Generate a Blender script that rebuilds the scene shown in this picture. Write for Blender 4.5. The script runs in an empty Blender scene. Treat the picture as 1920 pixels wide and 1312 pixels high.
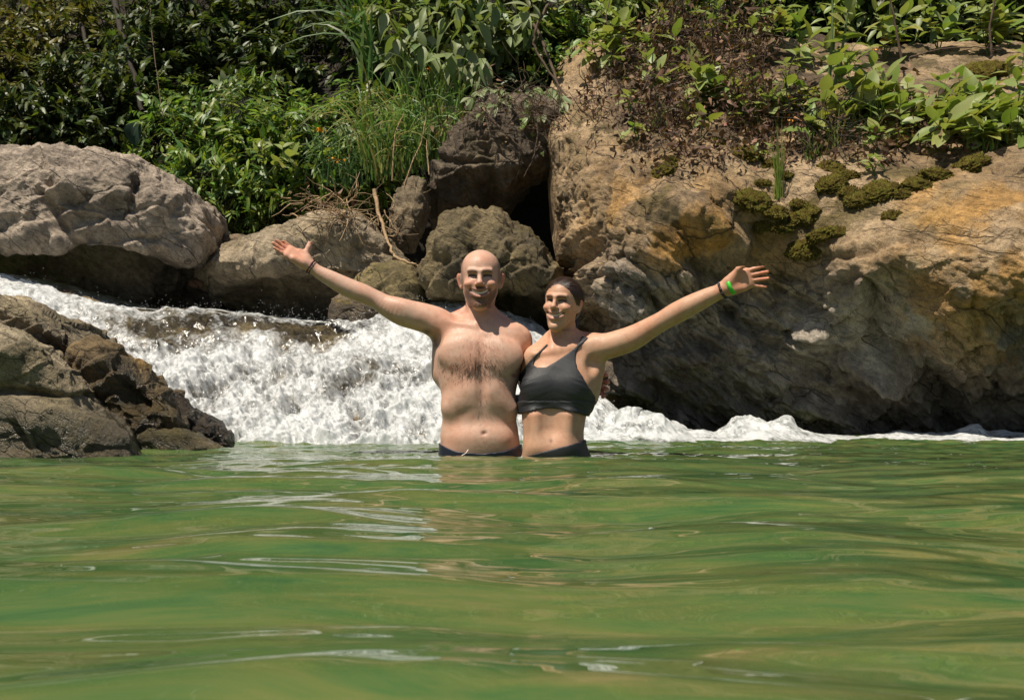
import bpy, bmesh, math, random
import numpy as np
from mathutils import Vector, Matrix

# ------------------------------------------------------------------ camera, sky, sun, exposure
sc = bpy.context.scene
COL = sc.collection
F, HZ, CH = 1867.0, 760.0, 0.19          # focal length in photo pixels, horizon row, camera height over the water

cam_d = bpy.data.cameras.new("camera")
cam = bpy.data.objects.new("camera", cam_d)
COL.objects.link(cam)
cam.location = (0, 0, CH)
cam.rotation_euler = (math.radians(90), 0, 0)
cam_d.sensor_width = 36.0
cam_d.lens = 36.0 * F / 1920.0
cam_d.shift_y = (HZ - 656.0) / 1920.0
cam_d.clip_start = 0.02
cam_d.clip_end = 500
cam_d.dof.use_dof = True
cam_d.dof.focus_distance = 4.0
cam_d.dof.aperture_fstop = 14.0
sc.camera = cam

SUN_TO = Vector((-0.30, -0.30, 0.905)).normalized()       # towards the sun
world = bpy.data.worlds.new("World")
sc.world = world
world.use_nodes = True
wn = world.node_tree.nodes; wl = world.node_tree.links
wn.clear()
w_out = wn.new("ShaderNodeOutputWorld"); w_bg = wn.new("ShaderNodeBackground"); w_sky = wn.new("ShaderNodeTexSky")
w_sky.sky_type = 'NISHITA'; w_sky.sun_disc = False
w_sky.sun_elevation = math.asin(SUN_TO.z)
w_sky.sun_rotation = math.atan2(SUN_TO.x, SUN_TO.y)
w_bg.inputs[1].default_value = 0.058
wl.new(w_sky.outputs[0], w_bg.inputs[0]); wl.new(w_bg.outputs[0], w_out.inputs[0])

sun_d = bpy.data.lights.new("sun", 'SUN')
sun_d.energy = 5.0; sun_d.angle = math.radians(0.53); sun_d.color = (1.0, 0.91, 0.765)
sun = bpy.data.objects.new("sun", sun_d); COL.objects.link(sun)
sun.rotation_euler = (-SUN_TO).to_track_quat('-Z', 'Y').to_euler()
sun.location = (-3, -4, 9)

sc.view_settings.view_transform = 'Standard'
sc.view_settings.look = 'None'
sc.view_settings.exposure = 0.33
sc.view_settings.gamma = 1.0
sc.view_settings.use_curve_mapping = False
sc.render.engine = 'CYCLES'
sc.cycles.max_bounces = 8
sc.cycles.transparent_max_bounces = 12
sc.cycles.caustics_reflective = False
sc.cycles.caustics_refractive = False
sc.cycles.sample_clamp_indirect = 6.0
sc.cycles.use_denoising = True

random.seed(7)
RNG = np.random.default_rng(7)

# ------------------------------------------------------------------ helpers
def P(px, py, Y):
    return np.array([(px - 960.0) / F * Y, Y, CH + (HZ - py) / F * Y])

def PX(v):
    """world points -> photo pixel"""
    return 960 + v[:, 0] / v[:, 1] * F, HZ - (v[:, 2] - CH) / v[:, 1] * F

def _hash(ix, iy, iz, seed):
    h = (ix.astype(np.uint32) * np.uint32(374761393) + iy.astype(np.uint32) * np.uint32(668265263)
         + iz.astype(np.uint32) * np.uint32(2147483647) + np.uint32(seed * 1013904223 & 0xffffffff))
    h = (h ^ (h >> np.uint32(13))) * np.uint32(1274126177)
    h = (h ^ (h >> np.uint32(16))) * np.uint32(2246822519)
    return h ^ (h >> np.uint32(15))

_G = np.array([[1,1,0],[-1,1,0],[1,-1,0],[-1,-1,0],[1,0,1],[-1,0,1],[1,0,-1],[-1,0,-1],
               [0,1,1],[0,-1,1],[0,1,-1],[0,-1,-1],[1,1,0],[-1,1,0],[0,-1,1],[0,-1,-1]], dtype=np.float32)

def noise(p, seed=0):
    p = np.asarray(p, dtype=np.float32)
    i = np.floor(p).astype(np.int64); f = p - i
    u = f * f * f * (f * (f * 6 - 15) + 10)
    r = 0
    for dx in (0, 1):
        wx = u[:, 0] if dx else 1 - u[:, 0]
        for dy in (0, 1):
            wy = u[:, 1] if dy else 1 - u[:, 1]
            for dz in (0, 1):
                wz = u[:, 2] if dz else 1 - u[:, 2]
                g = _G[_hash(i[:, 0] + dx, i[:, 1] + dy, i[:, 2] + dz, seed) & 15]
                r = r + wx * wy * wz * (g[:, 0] * (f[:, 0] - dx) + g[:, 1] * (f[:, 1] - dy) + g[:, 2] * (f[:, 2] - dz))
    return r

def fbm(p, oct=5, seed=0, gain=0.5, ridged=False):
    p = np.asarray(p, dtype=np.float32)
    a, s, r = 1.0, 1.0, 0
    for o in range(oct):
        n = noise(p * s + 17.3 * o, seed + o)
        if ridged:
            n = 1 - 2 * np.abs(n) * 1.4
        r = r + a * n
        a *= gain; s *= 2.03
    return r

def facets(p, seed=0, warp=0.25):
    """fractured rock: space is broken into cells, each cell a tilted plane, so edges stay sharp"""
    p = np.asarray(p, dtype=np.float32)
    p = p + warp * np.stack([noise(p * 1.3 + 5, seed + 1), noise(p * 1.3 + 25, seed + 2), noise(p * 1.3 + 45, seed + 3)], 1)
    i = np.floor(p).astype(np.int64); best = np.full(len(p), 1e9, np.float32); out = np.zeros(len(p), np.float32)
    for dx in (-1, 0, 1):
        for dy in (-1, 0, 1):
            for dz in (-1, 0, 1):
                h = _hash(i[:, 0] + dx, i[:, 1] + dy, i[:, 2] + dz, seed)
                r = [((h >> np.uint32(k)) & np.uint32(255)).astype(np.float32) / 255 for k in (0, 8, 16, 24)]
                q = [p[:, 0] - (i[:, 0] + dx + r[0]), p[:, 1] - (i[:, 1] + dy + r[1]), p[:, 2] - (i[:, 2] + dz + r[2])]
                d = q[0] ** 2 + q[1] ** 2 + q[2] ** 2
                val = (r[3] - 0.5) * 0.8 + (r[1] - 0.5) * q[0] + (r[2] - 0.5) * q[1] + (r[0] - 0.5) * 1.2 * q[2]
                m = d < best; best = np.where(m, d, best); out = np.where(m, val, out)
    return out

def sstep(a, b, x):
    t = np.clip((x - a) / (b - a), 0, 1)
    return t * t * (3 - 2 * t)

def rbf(ctrl):
    c = np.array(ctrl, dtype=np.float64)
    xy = c[:, :2] / 300.0
    r = np.linalg.norm(xy[:, None] - xy[None], axis=2)
    n = len(c)
    A = np.zeros((n + 3, n + 3))
    A[:n, :n] = r; A[:n, n] = 1; A[:n, n + 1:] = xy; A[n, :n] = 1; A[n + 1:, :n] = xy.T
    A[:n, :n] += np.eye(n) * 0.003
    w = np.linalg.solve(A, np.concatenate([c[:, 2], [0, 0, 0]]))
    def f(px, py):
        q = np.stack([np.asarray(px, float).ravel(), np.asarray(py, float).ravel()], 1) / 300.0
        out = w[n] + q @ w[n + 1:]
        for k in range(n):
            out += w[k] * np.sqrt((q[:, 0] - xy[k, 0]) ** 2 + (q[:, 1] - xy[k, 1]) ** 2 + 0.004)
        return out.reshape(np.shape(px))
    return f

def mesh_obj(name, verts, faces, mat=None, parent=None, smooth=True, attrs=None, origin=None):
    """ONE mesh object; verts in world space, moved so that the origin sits at `origin`.
    faces: an (n,3) or (n,4) integer array."""
    verts = np.asarray(verts, dtype=np.float64)
    faces = np.asarray(faces, dtype=np.int32)
    if origin is None:
        origin = np.zeros(3) if parent is not None else np.array([verts[:, 0].mean(), verts[:, 1].mean(), verts[:, 2].min()])
    origin = np.asarray(origin, float)
    me = bpy.data.meshes.new(name)
    n, m = len(verts), len(faces); k = faces.shape[1]
    me.vertices.add(n); me.vertices.foreach_set("co", (verts - origin).astype(np.float32).ravel())
    me.loops.add(m * k); me.loops.foreach_set("vertex_index", faces.ravel())
    me.polygons.add(m); me.polygons.foreach_set("loop_start", np.arange(0, m * k, k, dtype=np.int32))
    if smooth:
        me.polygons.foreach_set("use_smooth", np.ones(m, dtype=bool))
    for an, (kind, arr) in (attrs or {}).items():
        at = me.attributes.new(an, kind, 'POINT')
        if kind == 'FLOAT_COLOR':
            a4 = np.ones((n, 4), dtype=np.float32); a4[:, :3] = arr; at.data.foreach_set("color", a4.ravel())
        else:
            at.data.foreach_set("value", np.asarray(arr, dtype=np.float32).ravel())
    me.update(calc_edges=True); me.validate()
    if mat: me.materials.append(mat)
    o = bpy.data.objects.new(name, me); COL.objects.link(o)
    o.location = origin
    if parent is not None:
        o.parent = parent
        o.location = Vector(origin) - parent.matrix_basis.translation
    return o

def tag(o, label=None, cat=None, group=None, kind=None):
    if label: o["label"] = label
    if cat: o["category"] = cat
    if group: o["group"] = group
    if kind: o["kind"] = kind
    return o

def empty(name, loc):
    o = bpy.data.objects.new(name, None); COL.objects.link(o)
    o.empty_display_size = 0.1
    o.location = Vector([float(c) for c in loc])
    return o

def grid_faces(nr, ncol):
    a = np.arange((nr - 1) * (ncol - 1)); r = a // (ncol - 1); c = a % (ncol - 1)
    i = r * ncol + c
    return np.stack([i, i + ncol, i + ncol + 1, i + 1], 1)

def vnormals(v, f):
    n = np.zeros_like(v)
    d1 = v[f[:, 2]] - v[f[:, 0]]; d2 = v[f[:, 3 if f.shape[1] == 4 else 1]] - v[f[:, 1 if f.shape[1] == 4 else 0]]
    if f.shape[1] == 3:
        d1 = v[f[:, 1]] - v[f[:, 0]]; d2 = v[f[:, 2]] - v[f[:, 0]]
    fn = np.cross(d1, d2)
    for k in range(f.shape[1]):
        for c in range(3):
            n[:, c] += np.bincount(f[:, k], weights=fn[:, c], minlength=len(v))
    return n / (np.linalg.norm(n, axis=1, keepdims=True) + 1e-12)

def cube_sphere(n):
    g = np.linspace(-1, 1, n); g = np.tan(g * math.pi / 4)
    a, b = np.meshgrid(g, g); a = a.ravel(); b = b.ravel(); o = np.ones_like(a)
    sides = [(a, b, o), (b, a, -o), (o, a, b), (-o, b, a), (b, o, a), (a, -o, b)]
    V = np.concatenate([np.stack(s, 1) for s in sides]); Fq = np.concatenate([grid_faces(n, n)[:, ::-1] + k * n * n for k in range(6)])
    key = np.round(V * 1e5).astype(np.int64)
    _, idx, inv = np.unique(key, axis=0, return_index=True, return_inverse=True)
    V = V[idx]; Fq = inv.ravel()[Fq]
    V = V / np.linalg.norm(V, axis=1, keepdims=True)
    c = V[Fq].mean(1); fn = np.cross(V[Fq[:, 2]] - V[Fq[:, 0]], V[Fq[:, 3]] - V[Fq[:, 1]])
    flip = (c * fn).sum(1) < 0
    Fq[flip] = Fq[flip][:, ::-1]
    return V, Fq

# ------------------------------------------------------------------ materials
class NT:
    def __init__(s, name):
        s.m = bpy.data.materials.new(name); s.m.use_nodes = True
        s.n = s.m.node_tree.nodes; s.l = s.m.node_tree.links
        s.n.clear(); s.out = s.n.new("ShaderNodeOutputMaterial")
    def add(s, t, **kw):
        nd = s.n.new("ShaderNode" + t)
        for k, v in kw.items(): setattr(nd, k, v)
        return nd
    def set(s, nd, **kw):
        for k, v in kw.items():
            k = k.replace("_", " ")
            if hasattr(v, "is_output") or isinstance(v, bpy.types.NodeSocket): s.l.new(v, nd.inputs[k])
            else: nd.inputs[k].default_value = v
        return nd
    def attr(s, name): return s.add("Attribute", attribute_name=name)
    def tc(s): return s.add("TexCoord").outputs["Object"]
    def noise(s, scale, detail=5, rough=0.55, vec=None, dist=0.0):
        nd = s.add("TexNoise"); nd.inputs["Scale"].default_value = scale; nd.inputs["Detail"].default_value = detail
        nd.inputs["Roughness"].default_value = rough; nd.inputs["Distortion"].default_value = dist
        if vec is not None: s.l.new(vec, nd.inputs["Vector"])
        return nd.outputs["Fac"]
    def ramp(s, fac, stops):
        nd = s.add("ValToRGB"); e = nd.color_ramp.elements
        while len(e) < len(stops): e.new(0.5)
        for el, (p, c) in zip(e, stops):
            el.position = p; el.color = (*c, 1) if len(c) == 3 else c
        s.l.new(fac, nd.inputs[0]); return nd.outputs[0]
    def mix(s, fac, a, b, blend='MIX'):
        nd = s.add("Mix", data_type='RGBA', blend_type=blend)
        for sock, v in ((nd.inputs[0], fac), (nd.inputs[6], a), (nd.inputs[7], b)):
            if isinstance(v, bpy.types.NodeSocket): s.l.new(v, sock)
            else: sock.default_value = v if not isinstance(v, tuple) else (*v, 1)[:4]
        return nd.outputs[2]
    def math(s, op, a, b=0.5, clamp=False):
        nd = s.add("Math", operation=op, use_clamp=clamp)
        for i, v in enumerate((a, b)):
            if isinstance(v, bpy.types.NodeSocket): s.l.new(v, nd.inputs[i])
            else: nd.inputs[i].default_value = v
        return nd.outputs[0]
    def bump(s, h, strength=0.5, dist=0.02, normal=None):
        nd = s.add("Bump"); nd.inputs["Strength"].default_value = strength; nd.inputs["Distance"].default_value = dist
        s.l.new(h, nd.inputs["Height"])
        if normal is not None: s.l.new(normal, nd.inputs["Normal"])
        return nd.outputs[0]
    def done(s, shader): s.l.new(shader, s.out.inputs[0]); return s.m

def mat_rock():
    t = NT("rock"); v = t.tc()
    col = t.attr("Col"); rough = t.attr("rough")
    vr = t.add("VectorRotate", rotation_type='EULER_XYZ'); vr.inputs["Rotation"].default_value = (0.3, -0.55, 0.1); t.l.new(v, vr.inputs["Vector"])
    mp = t.add("Mapping"); mp.inputs["Scale"].default_value = (1.0, 1.2, 3.6); t.l.new(vr.outputs[0], mp.inputs[0])
    n1 = t.noise(30, 7, 0.68, v); n2 = t.noise(150, 5, 0.65, v); n3 = t.noise(7, 6, 0.62, v); n4 = t.noise(6.5, 6, 0.62, mp.outputs[0], 0.8)
    vo = t.add("TexVoronoi"); vo.feature = 'DISTANCE_TO_EDGE'; vo.inputs["Scale"].default_value = 5.5
    wv = t.add("Mix", data_type='VECTOR'); wv.inputs[0].default_value = 0.22; t.l.new(mp.outputs[0], wv.inputs[4])
    nc = t.add("TexNoise"); nc.inputs["Scale"].default_value = 5; nc.inputs["Detail"].default_value = 5; t.l.new(v, nc.inputs["Vector"]); t.l.new(nc.outputs["Color"], wv.inputs[5])
    t.l.new(wv.outputs[1], vo.inputs["Vector"])
    crack = t.ramp(vo.outputs["Distance"], [(0.0, (0, 0, 0)), (0.03, (1, 1, 1))])
    vo2 = t.add("TexVoronoi"); vo2.feature = 'DISTANCE_TO_EDGE'; vo2.inputs["Scale"].default_value = 1.6; t.l.new(wv.outputs[1], vo2.inputs["Vector"])
    crack2 = t.ramp(vo2.outputs["Distance"], [(0.0, (0, 0, 0)), (0.016, (1, 1, 1))])
    patch = t.ramp(t.noise(2.3, 3, 0.5, v), [(0.45, (1, 1, 1)), (0.58, (0, 0, 0))])
    crack2 = t.math('MAXIMUM', crack2, patch); crack = t.math('MAXIMUM', crack, t.ramp(t.noise(3.1, 3, 0.5, vr.outputs[0]), [(0.44, (1, 1, 1)), (0.56, (0, 0, 0))]))
    c = t.mix(1.0, col.outputs["Color"], t.ramp(n1, [(0.28, (0.50, 0.48, 0.46)), (0.5, (1, 1, 1)), (0.74, (1.4, 1.38, 1.34))]), 'MULTIPLY')
    c = t.mix(1.0, c, t.ramp(n2, [(0.3, (0.62, 0.62, 0.62)), (0.62, (1.18, 1.18, 1.18))]), 'MULTIPLY')
    c = t.mix(1.0, c, t.ramp(n3, [(0.33, (0.72, 0.70, 0.68)), (0.66, (1.18, 1.15, 1.10))]), 'MULTIPLY')
    c = t.mix(1.0, c, t.ramp(n4, [(0.36, (0.78, 0.76, 0.74)), (0.60, (1.10, 1.09, 1.07))]), 'MULTIPLY')
    c = t.mix(1.0, c, t.ramp(crack2, [(0.0, (0.30, 0.28, 0.26)), (1.0, (1, 1, 1))]), 'MULTIPLY')
    c = t.mix(1.0, c, t.ramp(crack, [(0.0, (0.55, 0.53, 0.50)), (1.0, (1, 1, 1))]), 'MULTIPLY')
    h = t.math('ADD', t.math('MULTIPLY', n1, 0.6), t.math('MULTIPLY', n2, 0.35))
    h = t.math('ADD', h, t.math('MULTIPLY', n4, 0.6)); h = t.math('ADD', h, t.math('ADD', t.math('MULTIPLY', crack, 0.22), t.math('MULTIPLY', crack2, 0.5)))
    b = t.bump(h, 0.9, 0.035)
    p = t.set(t.add("BsdfPrincipled"), Base_Color=c, Roughness=rough.outputs["Fac"], Normal=b)
    p.inputs["Specular IOR Level"].default_value = 0.45
    return t.done(p.outputs[0])

def mat_flat(name, col, rough=0.6, spec=0.5, bump=None, var=0.0, scale=40):
    t = NT(name); p = t.add("BsdfPrincipled")
    v = t.tc()
    if var:
        n = t.noise(scale, 4, 0.6, v)
        c = t.mix(1.0, col, t.ramp(n, [(0.3, (1 - var,) * 3), (0.7, (1 + var,) * 3)]), 'MULTIPLY')
        t.l.new(c, p.inputs["Base Color"])
    else:
        p.inputs["Base Color"].default_value = (*col, 1)
    p.inputs["Roughness"].default_value = rough; p.inputs["Specular IOR Level"].default_value = spec
    if bump: t.l.new(t.bump(t.noise(bump[0], 4, 0.6, v), 0.6, bump[1]), p.inputs["Normal"])
    return t.done(p.outputs[0])
M = {}
M['rock'] = mat_rock()
# ------------------------------------------------------------------ rocks
def mixc(a, b, t):
    t = np.asarray(t)[:, None]
    return np.asarray(a) * (1 - t) + np.asarray(b) * t

def bedding(v, ang, tilt, freq, seed, warp=0.35):
    """terraced ledges along tilted beds: a saw profile across the bed normal, bent by noise"""
    nrm = np.array([math.sin(ang), tilt, math.cos(ang)]); nrm /= np.linalg.norm(nrm)
    w = v @ nrm
    t = w * freq + warp * fbm(v * 1.7, 4, seed) * freq * 0.35
    fr = t - np.floor(t)
    saw = np.where(fr < 0.82, fr / 0.82, (1 - fr) / 0.18)
    amp = 0.5 + 0.5 * np.clip(1.6 * noise(np.stack([np.floor(t) * 3.1, v[:, 0] * 2, v[:, 1] * 2], 1), seed + 9) + 0.5, 0, 1)
    return (saw - 0.5) * amp, t

from mathutils.bvhtree import BVHTree
BVH = []
def add_bvh(v, f): BVH.append(BVHTree.FromPolygons([tuple(p) for p in v], f.tolist()))
def on_surface(px, py, maxd=30.0):
    """first rock or ground met by the line of sight through a photo pixel: (point, normal)"""
    d = Vector(((px - 960) / F, 1.0, (HZ - py) / F)); L = d.length; best = None
    for t in BVH:
        h = t.ray_cast(Vector((0, 0, CH)), d / L, maxd)
        if h[0] is not None and (best is None or h[3] < best[2]): best = (np.array(h[0]), np.array(h[1]), h[3])
    if best is None: return P(px, py, 9.0), np.array([0, -1, 0.0])
    n = best[1]
    if n[1] > 0: n = -n
    return best[0], n

def boulder(label, outline, Y, T, base, dark, n=110, e=0.8, seed=1, rough_amp=0.05, bed=(0.35, 0.3, 9, 0.02),
            feats=(), wet_below=None, moss=0.0, mosscol=(0.10, 0.085, 0.02), ochre=0.0, yshape=None, facet=0.18, cat="boulder", centre=None, group=None):
    o = np.array(outline, float)
    c = np.array(centre) if centre else np.array([(o[:, 0].min() + o[:, 0].max()) / 2, (o[:, 1].min() + o[:, 1].max()) / 2])
    q = np.concatenate([o[i] + (o[(i + 1) % len(o)] - o[i]) * np.linspace(0, 1, 60, endpoint=False)[:, None] for i in range(len(o))]) - c
    th = np.arctan2(-q[:, 1], q[:, 0]); r = np.hypot(q[:, 0], q[:, 1]); s = np.argsort(th); th, r = th[s], r[s]
    bins = np.linspace(-math.pi, math.pi, 720, endpoint=False)
    rb = np.interp(bins, th, r, period=2 * math.pi)
    k = np.hanning(19); k /= k.sum()
    rb = np.convolve(np.concatenate([rb[-20:], rb, rb[:20]]), k, 'same')[20:-20]
    d, f = cube_sphere(n)
    s_ = np.hypot(d[:, 0], d[:, 2]); ang = np.arctan2(d[:, 2], d[:, 0])
    R = np.interp(ang, bins, rb, period=2 * math.pi)
    rho = s_ ** e; dep = np.sign(d[:, 1]) * np.abs(d[:, 1]) ** e
    px = c[0] + R * rho * np.cos(ang); py = c[1] - R * rho * np.sin(ang)
    yo = T * dep
    if yshape: yo = yo + yshape(px, py)
    Ys = Y + np.minimum(yo, 0)                                   # keep the traced outline on the bulging front
    v = np.stack([(px - 960) / F * Ys, Y + yo, CH + (HZ - py) / F * Ys], 1)
    nrm = vnormals(v, f)
    L = v + seed * 3.7
    front = sstep(0.4, -0.1, d[:, 1])
    disp = rough_amp * (0.9 * fbm(L * 1.6, 6, seed, 0.5) + 0.35 * fbm(L * 3.0, 5, seed + 5, 0.5, True) - 0.25)
    bs, bt = bedding(L, bed[0], bed[1], bed[2], seed)
    disp += bed[3] * bs
    aniso = np.array([1.0, 1.0, 1.5])
    disp += facet * (0.16 * facets(L * 2.2 * aniso / (0.4 + T), seed + 80) + 0.07 * facets(L * 5.5 * aniso, seed + 90) + 0.03 * facets(L * 13, seed + 95)) * min(1.0, T * 1.6)
    for (fx, fy, rx, ry, a, amt) in feats:
        ca, sa = math.cos(a), math.sin(a)
        u = ((px - fx) * ca + (py - fy) * sa) / rx; w = (-(px - fx) * sa + (py - fy) * ca) / ry
        disp += amt * np.exp(-(u * u + w * w)) * front
    v = v + nrm * disp[:, None]
    nrm = vnormals(v, f)
    big = sstep(-0.35, 0.45, fbm(L * 2.3, 4, seed + 20)); fine = sstep(-0.3, 0.5, fbm(L * 9, 4, seed + 30))
    col = mixc(dark, base, np.clip(0.25 + 0.6 * big + 0.25 * fine, 0, 1))
    crev = sstep(-0.4, -0.9, fbm(L * 4.0, 4, seed + 5, 0.5, True) * 0.6 - 0.2)
    col = mixc(col, np.array(dark) * 0.6, crev * 0.5)
    rough = np.full(len(v), 0.8)
    if ochre:
        m = sstep(0.1, 0.5, fbm(L * 2.8, 4, seed + 41)) * ochre
        col = mixc(col, (0.30, 0.17, 0.045), m)
    if moss:
        m = sstep(0.05, 0.4, fbm(L * 3.2, 5, seed + 50) + 0.35 * nrm[:, 2] - 0.15) * moss
        col = mixc(col, mosscol, m)
    if wet_below is not None:
        ww = sstep(wet_below + 0.16, wet_below - 0.06, v[:, 2] + 0.09 * fbm(L * 3, 4, seed + 60))
        col = col * (1 - 0.58 * ww)[:, None]; rough = rough - 0.52 * ww
    ob = mesh_obj("boulder", v, f, M['rock'], attrs={'Col': ('FLOAT_COLOR', np.clip(col, 0, 1)), 'rough': ('FLOAT', rough)})
    tag(ob, label, cat, group); add_bvh(v, f)
    return ob

GREY = (0.47, 0.395, 0.325); GREYD = (0.21, 0.175, 0.14)
TAN = (0.50, 0.415, 0.30); TAND = (0.24, 0.195, 0.135)
WETB = (0.16, 0.125, 0.075); WETD = (0.05, 0.04, 0.025)

# the great grey boulder on the left bank
boulder("huge grey boulder with a flat lit slab, beside the top of the cascade",
        [(-420, 300), (-200, 292), (0, 290), (100, 283), (200, 286), (262, 300), (325, 345), (372, 382), (409, 408), (408, 455), (396, 485),
         (372, 515), (366, 550), (345, 590), (250, 600), (100, 590), (-50, 560), (-250, 540), (-430, 500)],
        7.1, 0.75, GREY, GREYD, n=190, e=0.72, seed=3, rough_amp=0.075, bed=(-0.28, 0.35, 7, 0.05), centre=(90, 440),
        feats=[(40, 440, 90, 60, 0.1, 0.10), (150, 340, 120, 30, 0.15, 0.06), (120, 430, 90, 10, 0.95, -0.10), (255, 360, 10, 26, 0.2, -0.09), (290, 385, 40, 22, 0.3, 0.07),
               (88, 337, 9, 9, 0, -0.08), (200, 520, 170, 40, 0.05, -0.25), (320, 430, 60, 30, 0.6, 0.05), (350, 470, 40, 50, 0, 0.05), (60, 520, 160, 26, 0.05, -0.22),
               (270, 475, 25, 12, 0.2, 0.06), (300, 450, 60, 8, 0.1, -0.05)],
        wet_below=1.02, yshape=lambda x, y: 0.75 * sstep(455, 600, y) - 0.12 * sstep(420, 330, y))
# pale leaning boulder in the middle
boulder("pale tan boulder with a sloping top behind the man's raised hand",
        [(362, 522), (385, 488), (432, 452), (500, 428), (560, 418), (618, 400), (660, 403), (682, 425), (722, 452), (748, 482), (775, 505), (770, 560), (705, 605),
         (610, 625), (480, 615), (420, 590), (384, 560)],
        6.9, 0.42, TAN, TAND, n=130, e=0.75, seed=11, rough_amp=0.05, bed=(-0.5, 0.5, 8, 0.02),
        feats=[(540, 460, 110, 30, -0.35, 0.10), (660, 450, 40, 35, 0, 0.05), (560, 560, 150, 40, -0.1, -0.18), (620, 470, 50, 30, 0.6, -0.06), (480, 520, 120, 20, -0.4, 0.03)],
        wet_below=0.86, yshape=lambda x, y: 0.55 * sstep(490, 620, y - 0.12 * (x - 560)), moss=0.35, mosscol=(0.13, 0.10, 0.03))
boulder("small mossy dome of rock below the pale tan boulder",
        [(655, 545), (668, 515), (700, 495), (740, 488), (775, 500), (795, 525), (800, 565), (790, 610), (720, 620), (670, 605), (655, 580)],
        6.55, 0.22, (0.24, 0.19, 0.09), (0.09, 0.075, 0.035), n=70, seed=17, rough_amp=0.03, bed=(-0.2, 0.4, 14, 0.012), wet_below=0.84, moss=0.8)
boulder("round moss-topped cobble at the crest of the cascade",
        [(611, 580), (615, 556), (640, 543), (675, 545), (705, 560), (712, 590), (700, 620), (650, 625), (618, 612)],
        6.4, 0.16, (0.2, 0.15, 0.09), (0.08, 0.06, 0.05), n=60, seed=19, rough_amp=0.02, bed=(0, 0.4, 14, 0.006), wet_below=0.78, moss=1.0, mosscol=(0.24, 0.18, 0.02))
boulder("dark mottled boulder right behind the man's head",
        [(788, 540), (792, 480), (802, 440), (832, 408), (882, 394), (930, 400), (975, 428), (1010, 462), (1036, 500), (1060, 545), (1075, 640),
         (1000, 700), (880, 690), (810, 640), (792, 600)],
        6.6, 0.5, (0.21, 0.165, 0.085), (0.05, 0.043, 0.03), n=130, e=0.8, seed=23, rough_amp=0.075, bed=(-0.6, 0.4, 11, 0.03),
        feats=[(930, 610, 130, 50, 0, -0.22), (860, 430, 70, 25, -0.3, 0.05), (880, 470, 14, 60, 0.3, -0.05)], wet_below=0.72, yshape=lambda x, y: 0.5 * sstep(500, 650, y), moss=0.7, mosscol=(0.11, 0.09, 0.022))
boulder("broad dark boulder wedged under the roots above the cave gap",
        [(803, 402), (798, 370), (810, 330), (835, 282), (868, 228), (905, 195), (980, 185), (1050, 195), (1060, 260), (1036, 312), (988, 352), (952, 392), (900, 420), (838, 424)],
        7.35, 0.4, (0.17, 0.13, 0.09), (0.06, 0.05, 0.035), n=120, e=0.75, seed=29, rough_amp=0.07, bed=(0.1, 0.4, 8, 0.03),
        feats=[(920, 300, 12, 90, -0.2, -0.06), (980, 330, 70, 40, 0, 0.06), (860, 300, 60, 6, 0.03, -0.06)], yshape=lambda x, y: 0.35 * sstep(300, 420, y), moss=0.5, mosscol=(0.075, 0.06, 0.02))
boulder("narrow upright tan stone beside the grass clump",
        [(730, 440), (727, 392), (745, 358), (772, 330), (797, 338), (804, 380), (798, 432), (778, 470), (745, 478)],
        7.3, 0.2, (0.28, 0.22, 0.14), (0.12, 0.095, 0.06), n=70, seed=31, rough_amp=0.04, bed=(0.9, 0.3, 13, 0.02))
# wet rocks at the lower left, in front of the cascade
boulder("long wet brown slab along the left edge of the whitewater",
        [(-260, 500), (-120, 520), (0, 541), (60, 563), (130, 598), (190, 636), (238, 678), (232, 704), (170, 720), (90, 720), (0, 700), (-260, 700)],
        4.75, 0.35, (0.40, 0.335, 0.225), (0.12, 0.09, 0.055), n=130, e=0.55, seed=37, rough_amp=0.055, facet=.28, bed=(-0.5, 0.2, 14, 0.02), wet_below=0.5, moss=0.3,
        feats=[(100, 650, 90, 14, 0.5, -0.07)], centre=(20, 640))
boulder("big wet block with a pale quartz seam at the pool's left edge",
        [(-300, 590), (-120, 598), (0, 618), (40, 638), (75, 668), (120, 688), (165, 728), (168, 752), (210, 790), (250, 835), (255, 900), (100, 930), (-300, 940)],
        4.15, 0.33, (0.46, 0.395, 0.28), (0.14, 0.11, 0.065), n=150, e=0.52, seed=41, rough_amp=0.05, facet=.2, bed=(0.06, 0.25, 6, 0.03), wet_below=0.12, moss=0.35, centre=(20, 770),
        feats=[(60, 735, 150, 7, 0.03, -0.05), (20, 660, 90, 30, 0.3, 0.06), (40, 820, 12, 60, -0.5, -0.05), (90, 790, 60, 40, 0, 0.04)])
boulder("brown algae-stained wedge of rock beside the white cascade",
        [(135, 655), (165, 650), (210, 668), (282, 702), (318, 730), (330, 770), (345, 800), (330, 850), (250, 850), (195, 790), (165, 740), (140, 700)],
        4.55, 0.28, (0.36, 0.25, 0.11), (0.08, 0.06, 0.035), n=110, e=0.58, seed=43, rough_amp=0.06, facet=.4, bed=(-0.6, 0.3, 11, 0.03), wet_below=0.3, moss=0.3, ochre=0.5,
        feats=[(265, 745, 40, 30, 0.3, -0.10), (200, 680, 50, 20, 0.4, 0.05)])
boulder("low wet stone sloping into the pool beneath the brown wedge",
        [(228, 800), (245, 780), (300, 792), (350, 800), (400, 826), (440, 846), (430, 880), (300, 900), (240, 890)],
        4.5, 0.26, (0.34, 0.28, 0.14), (0.11, 0.085, 0.04), n=80, e=0.62, seed=47, rough_amp=0.035, bed=(-0.4, 0.3, 12, 0.015), wet_below=0.16, moss=0.5, mosscol=(0.12, 0.11, 0.03))
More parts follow.
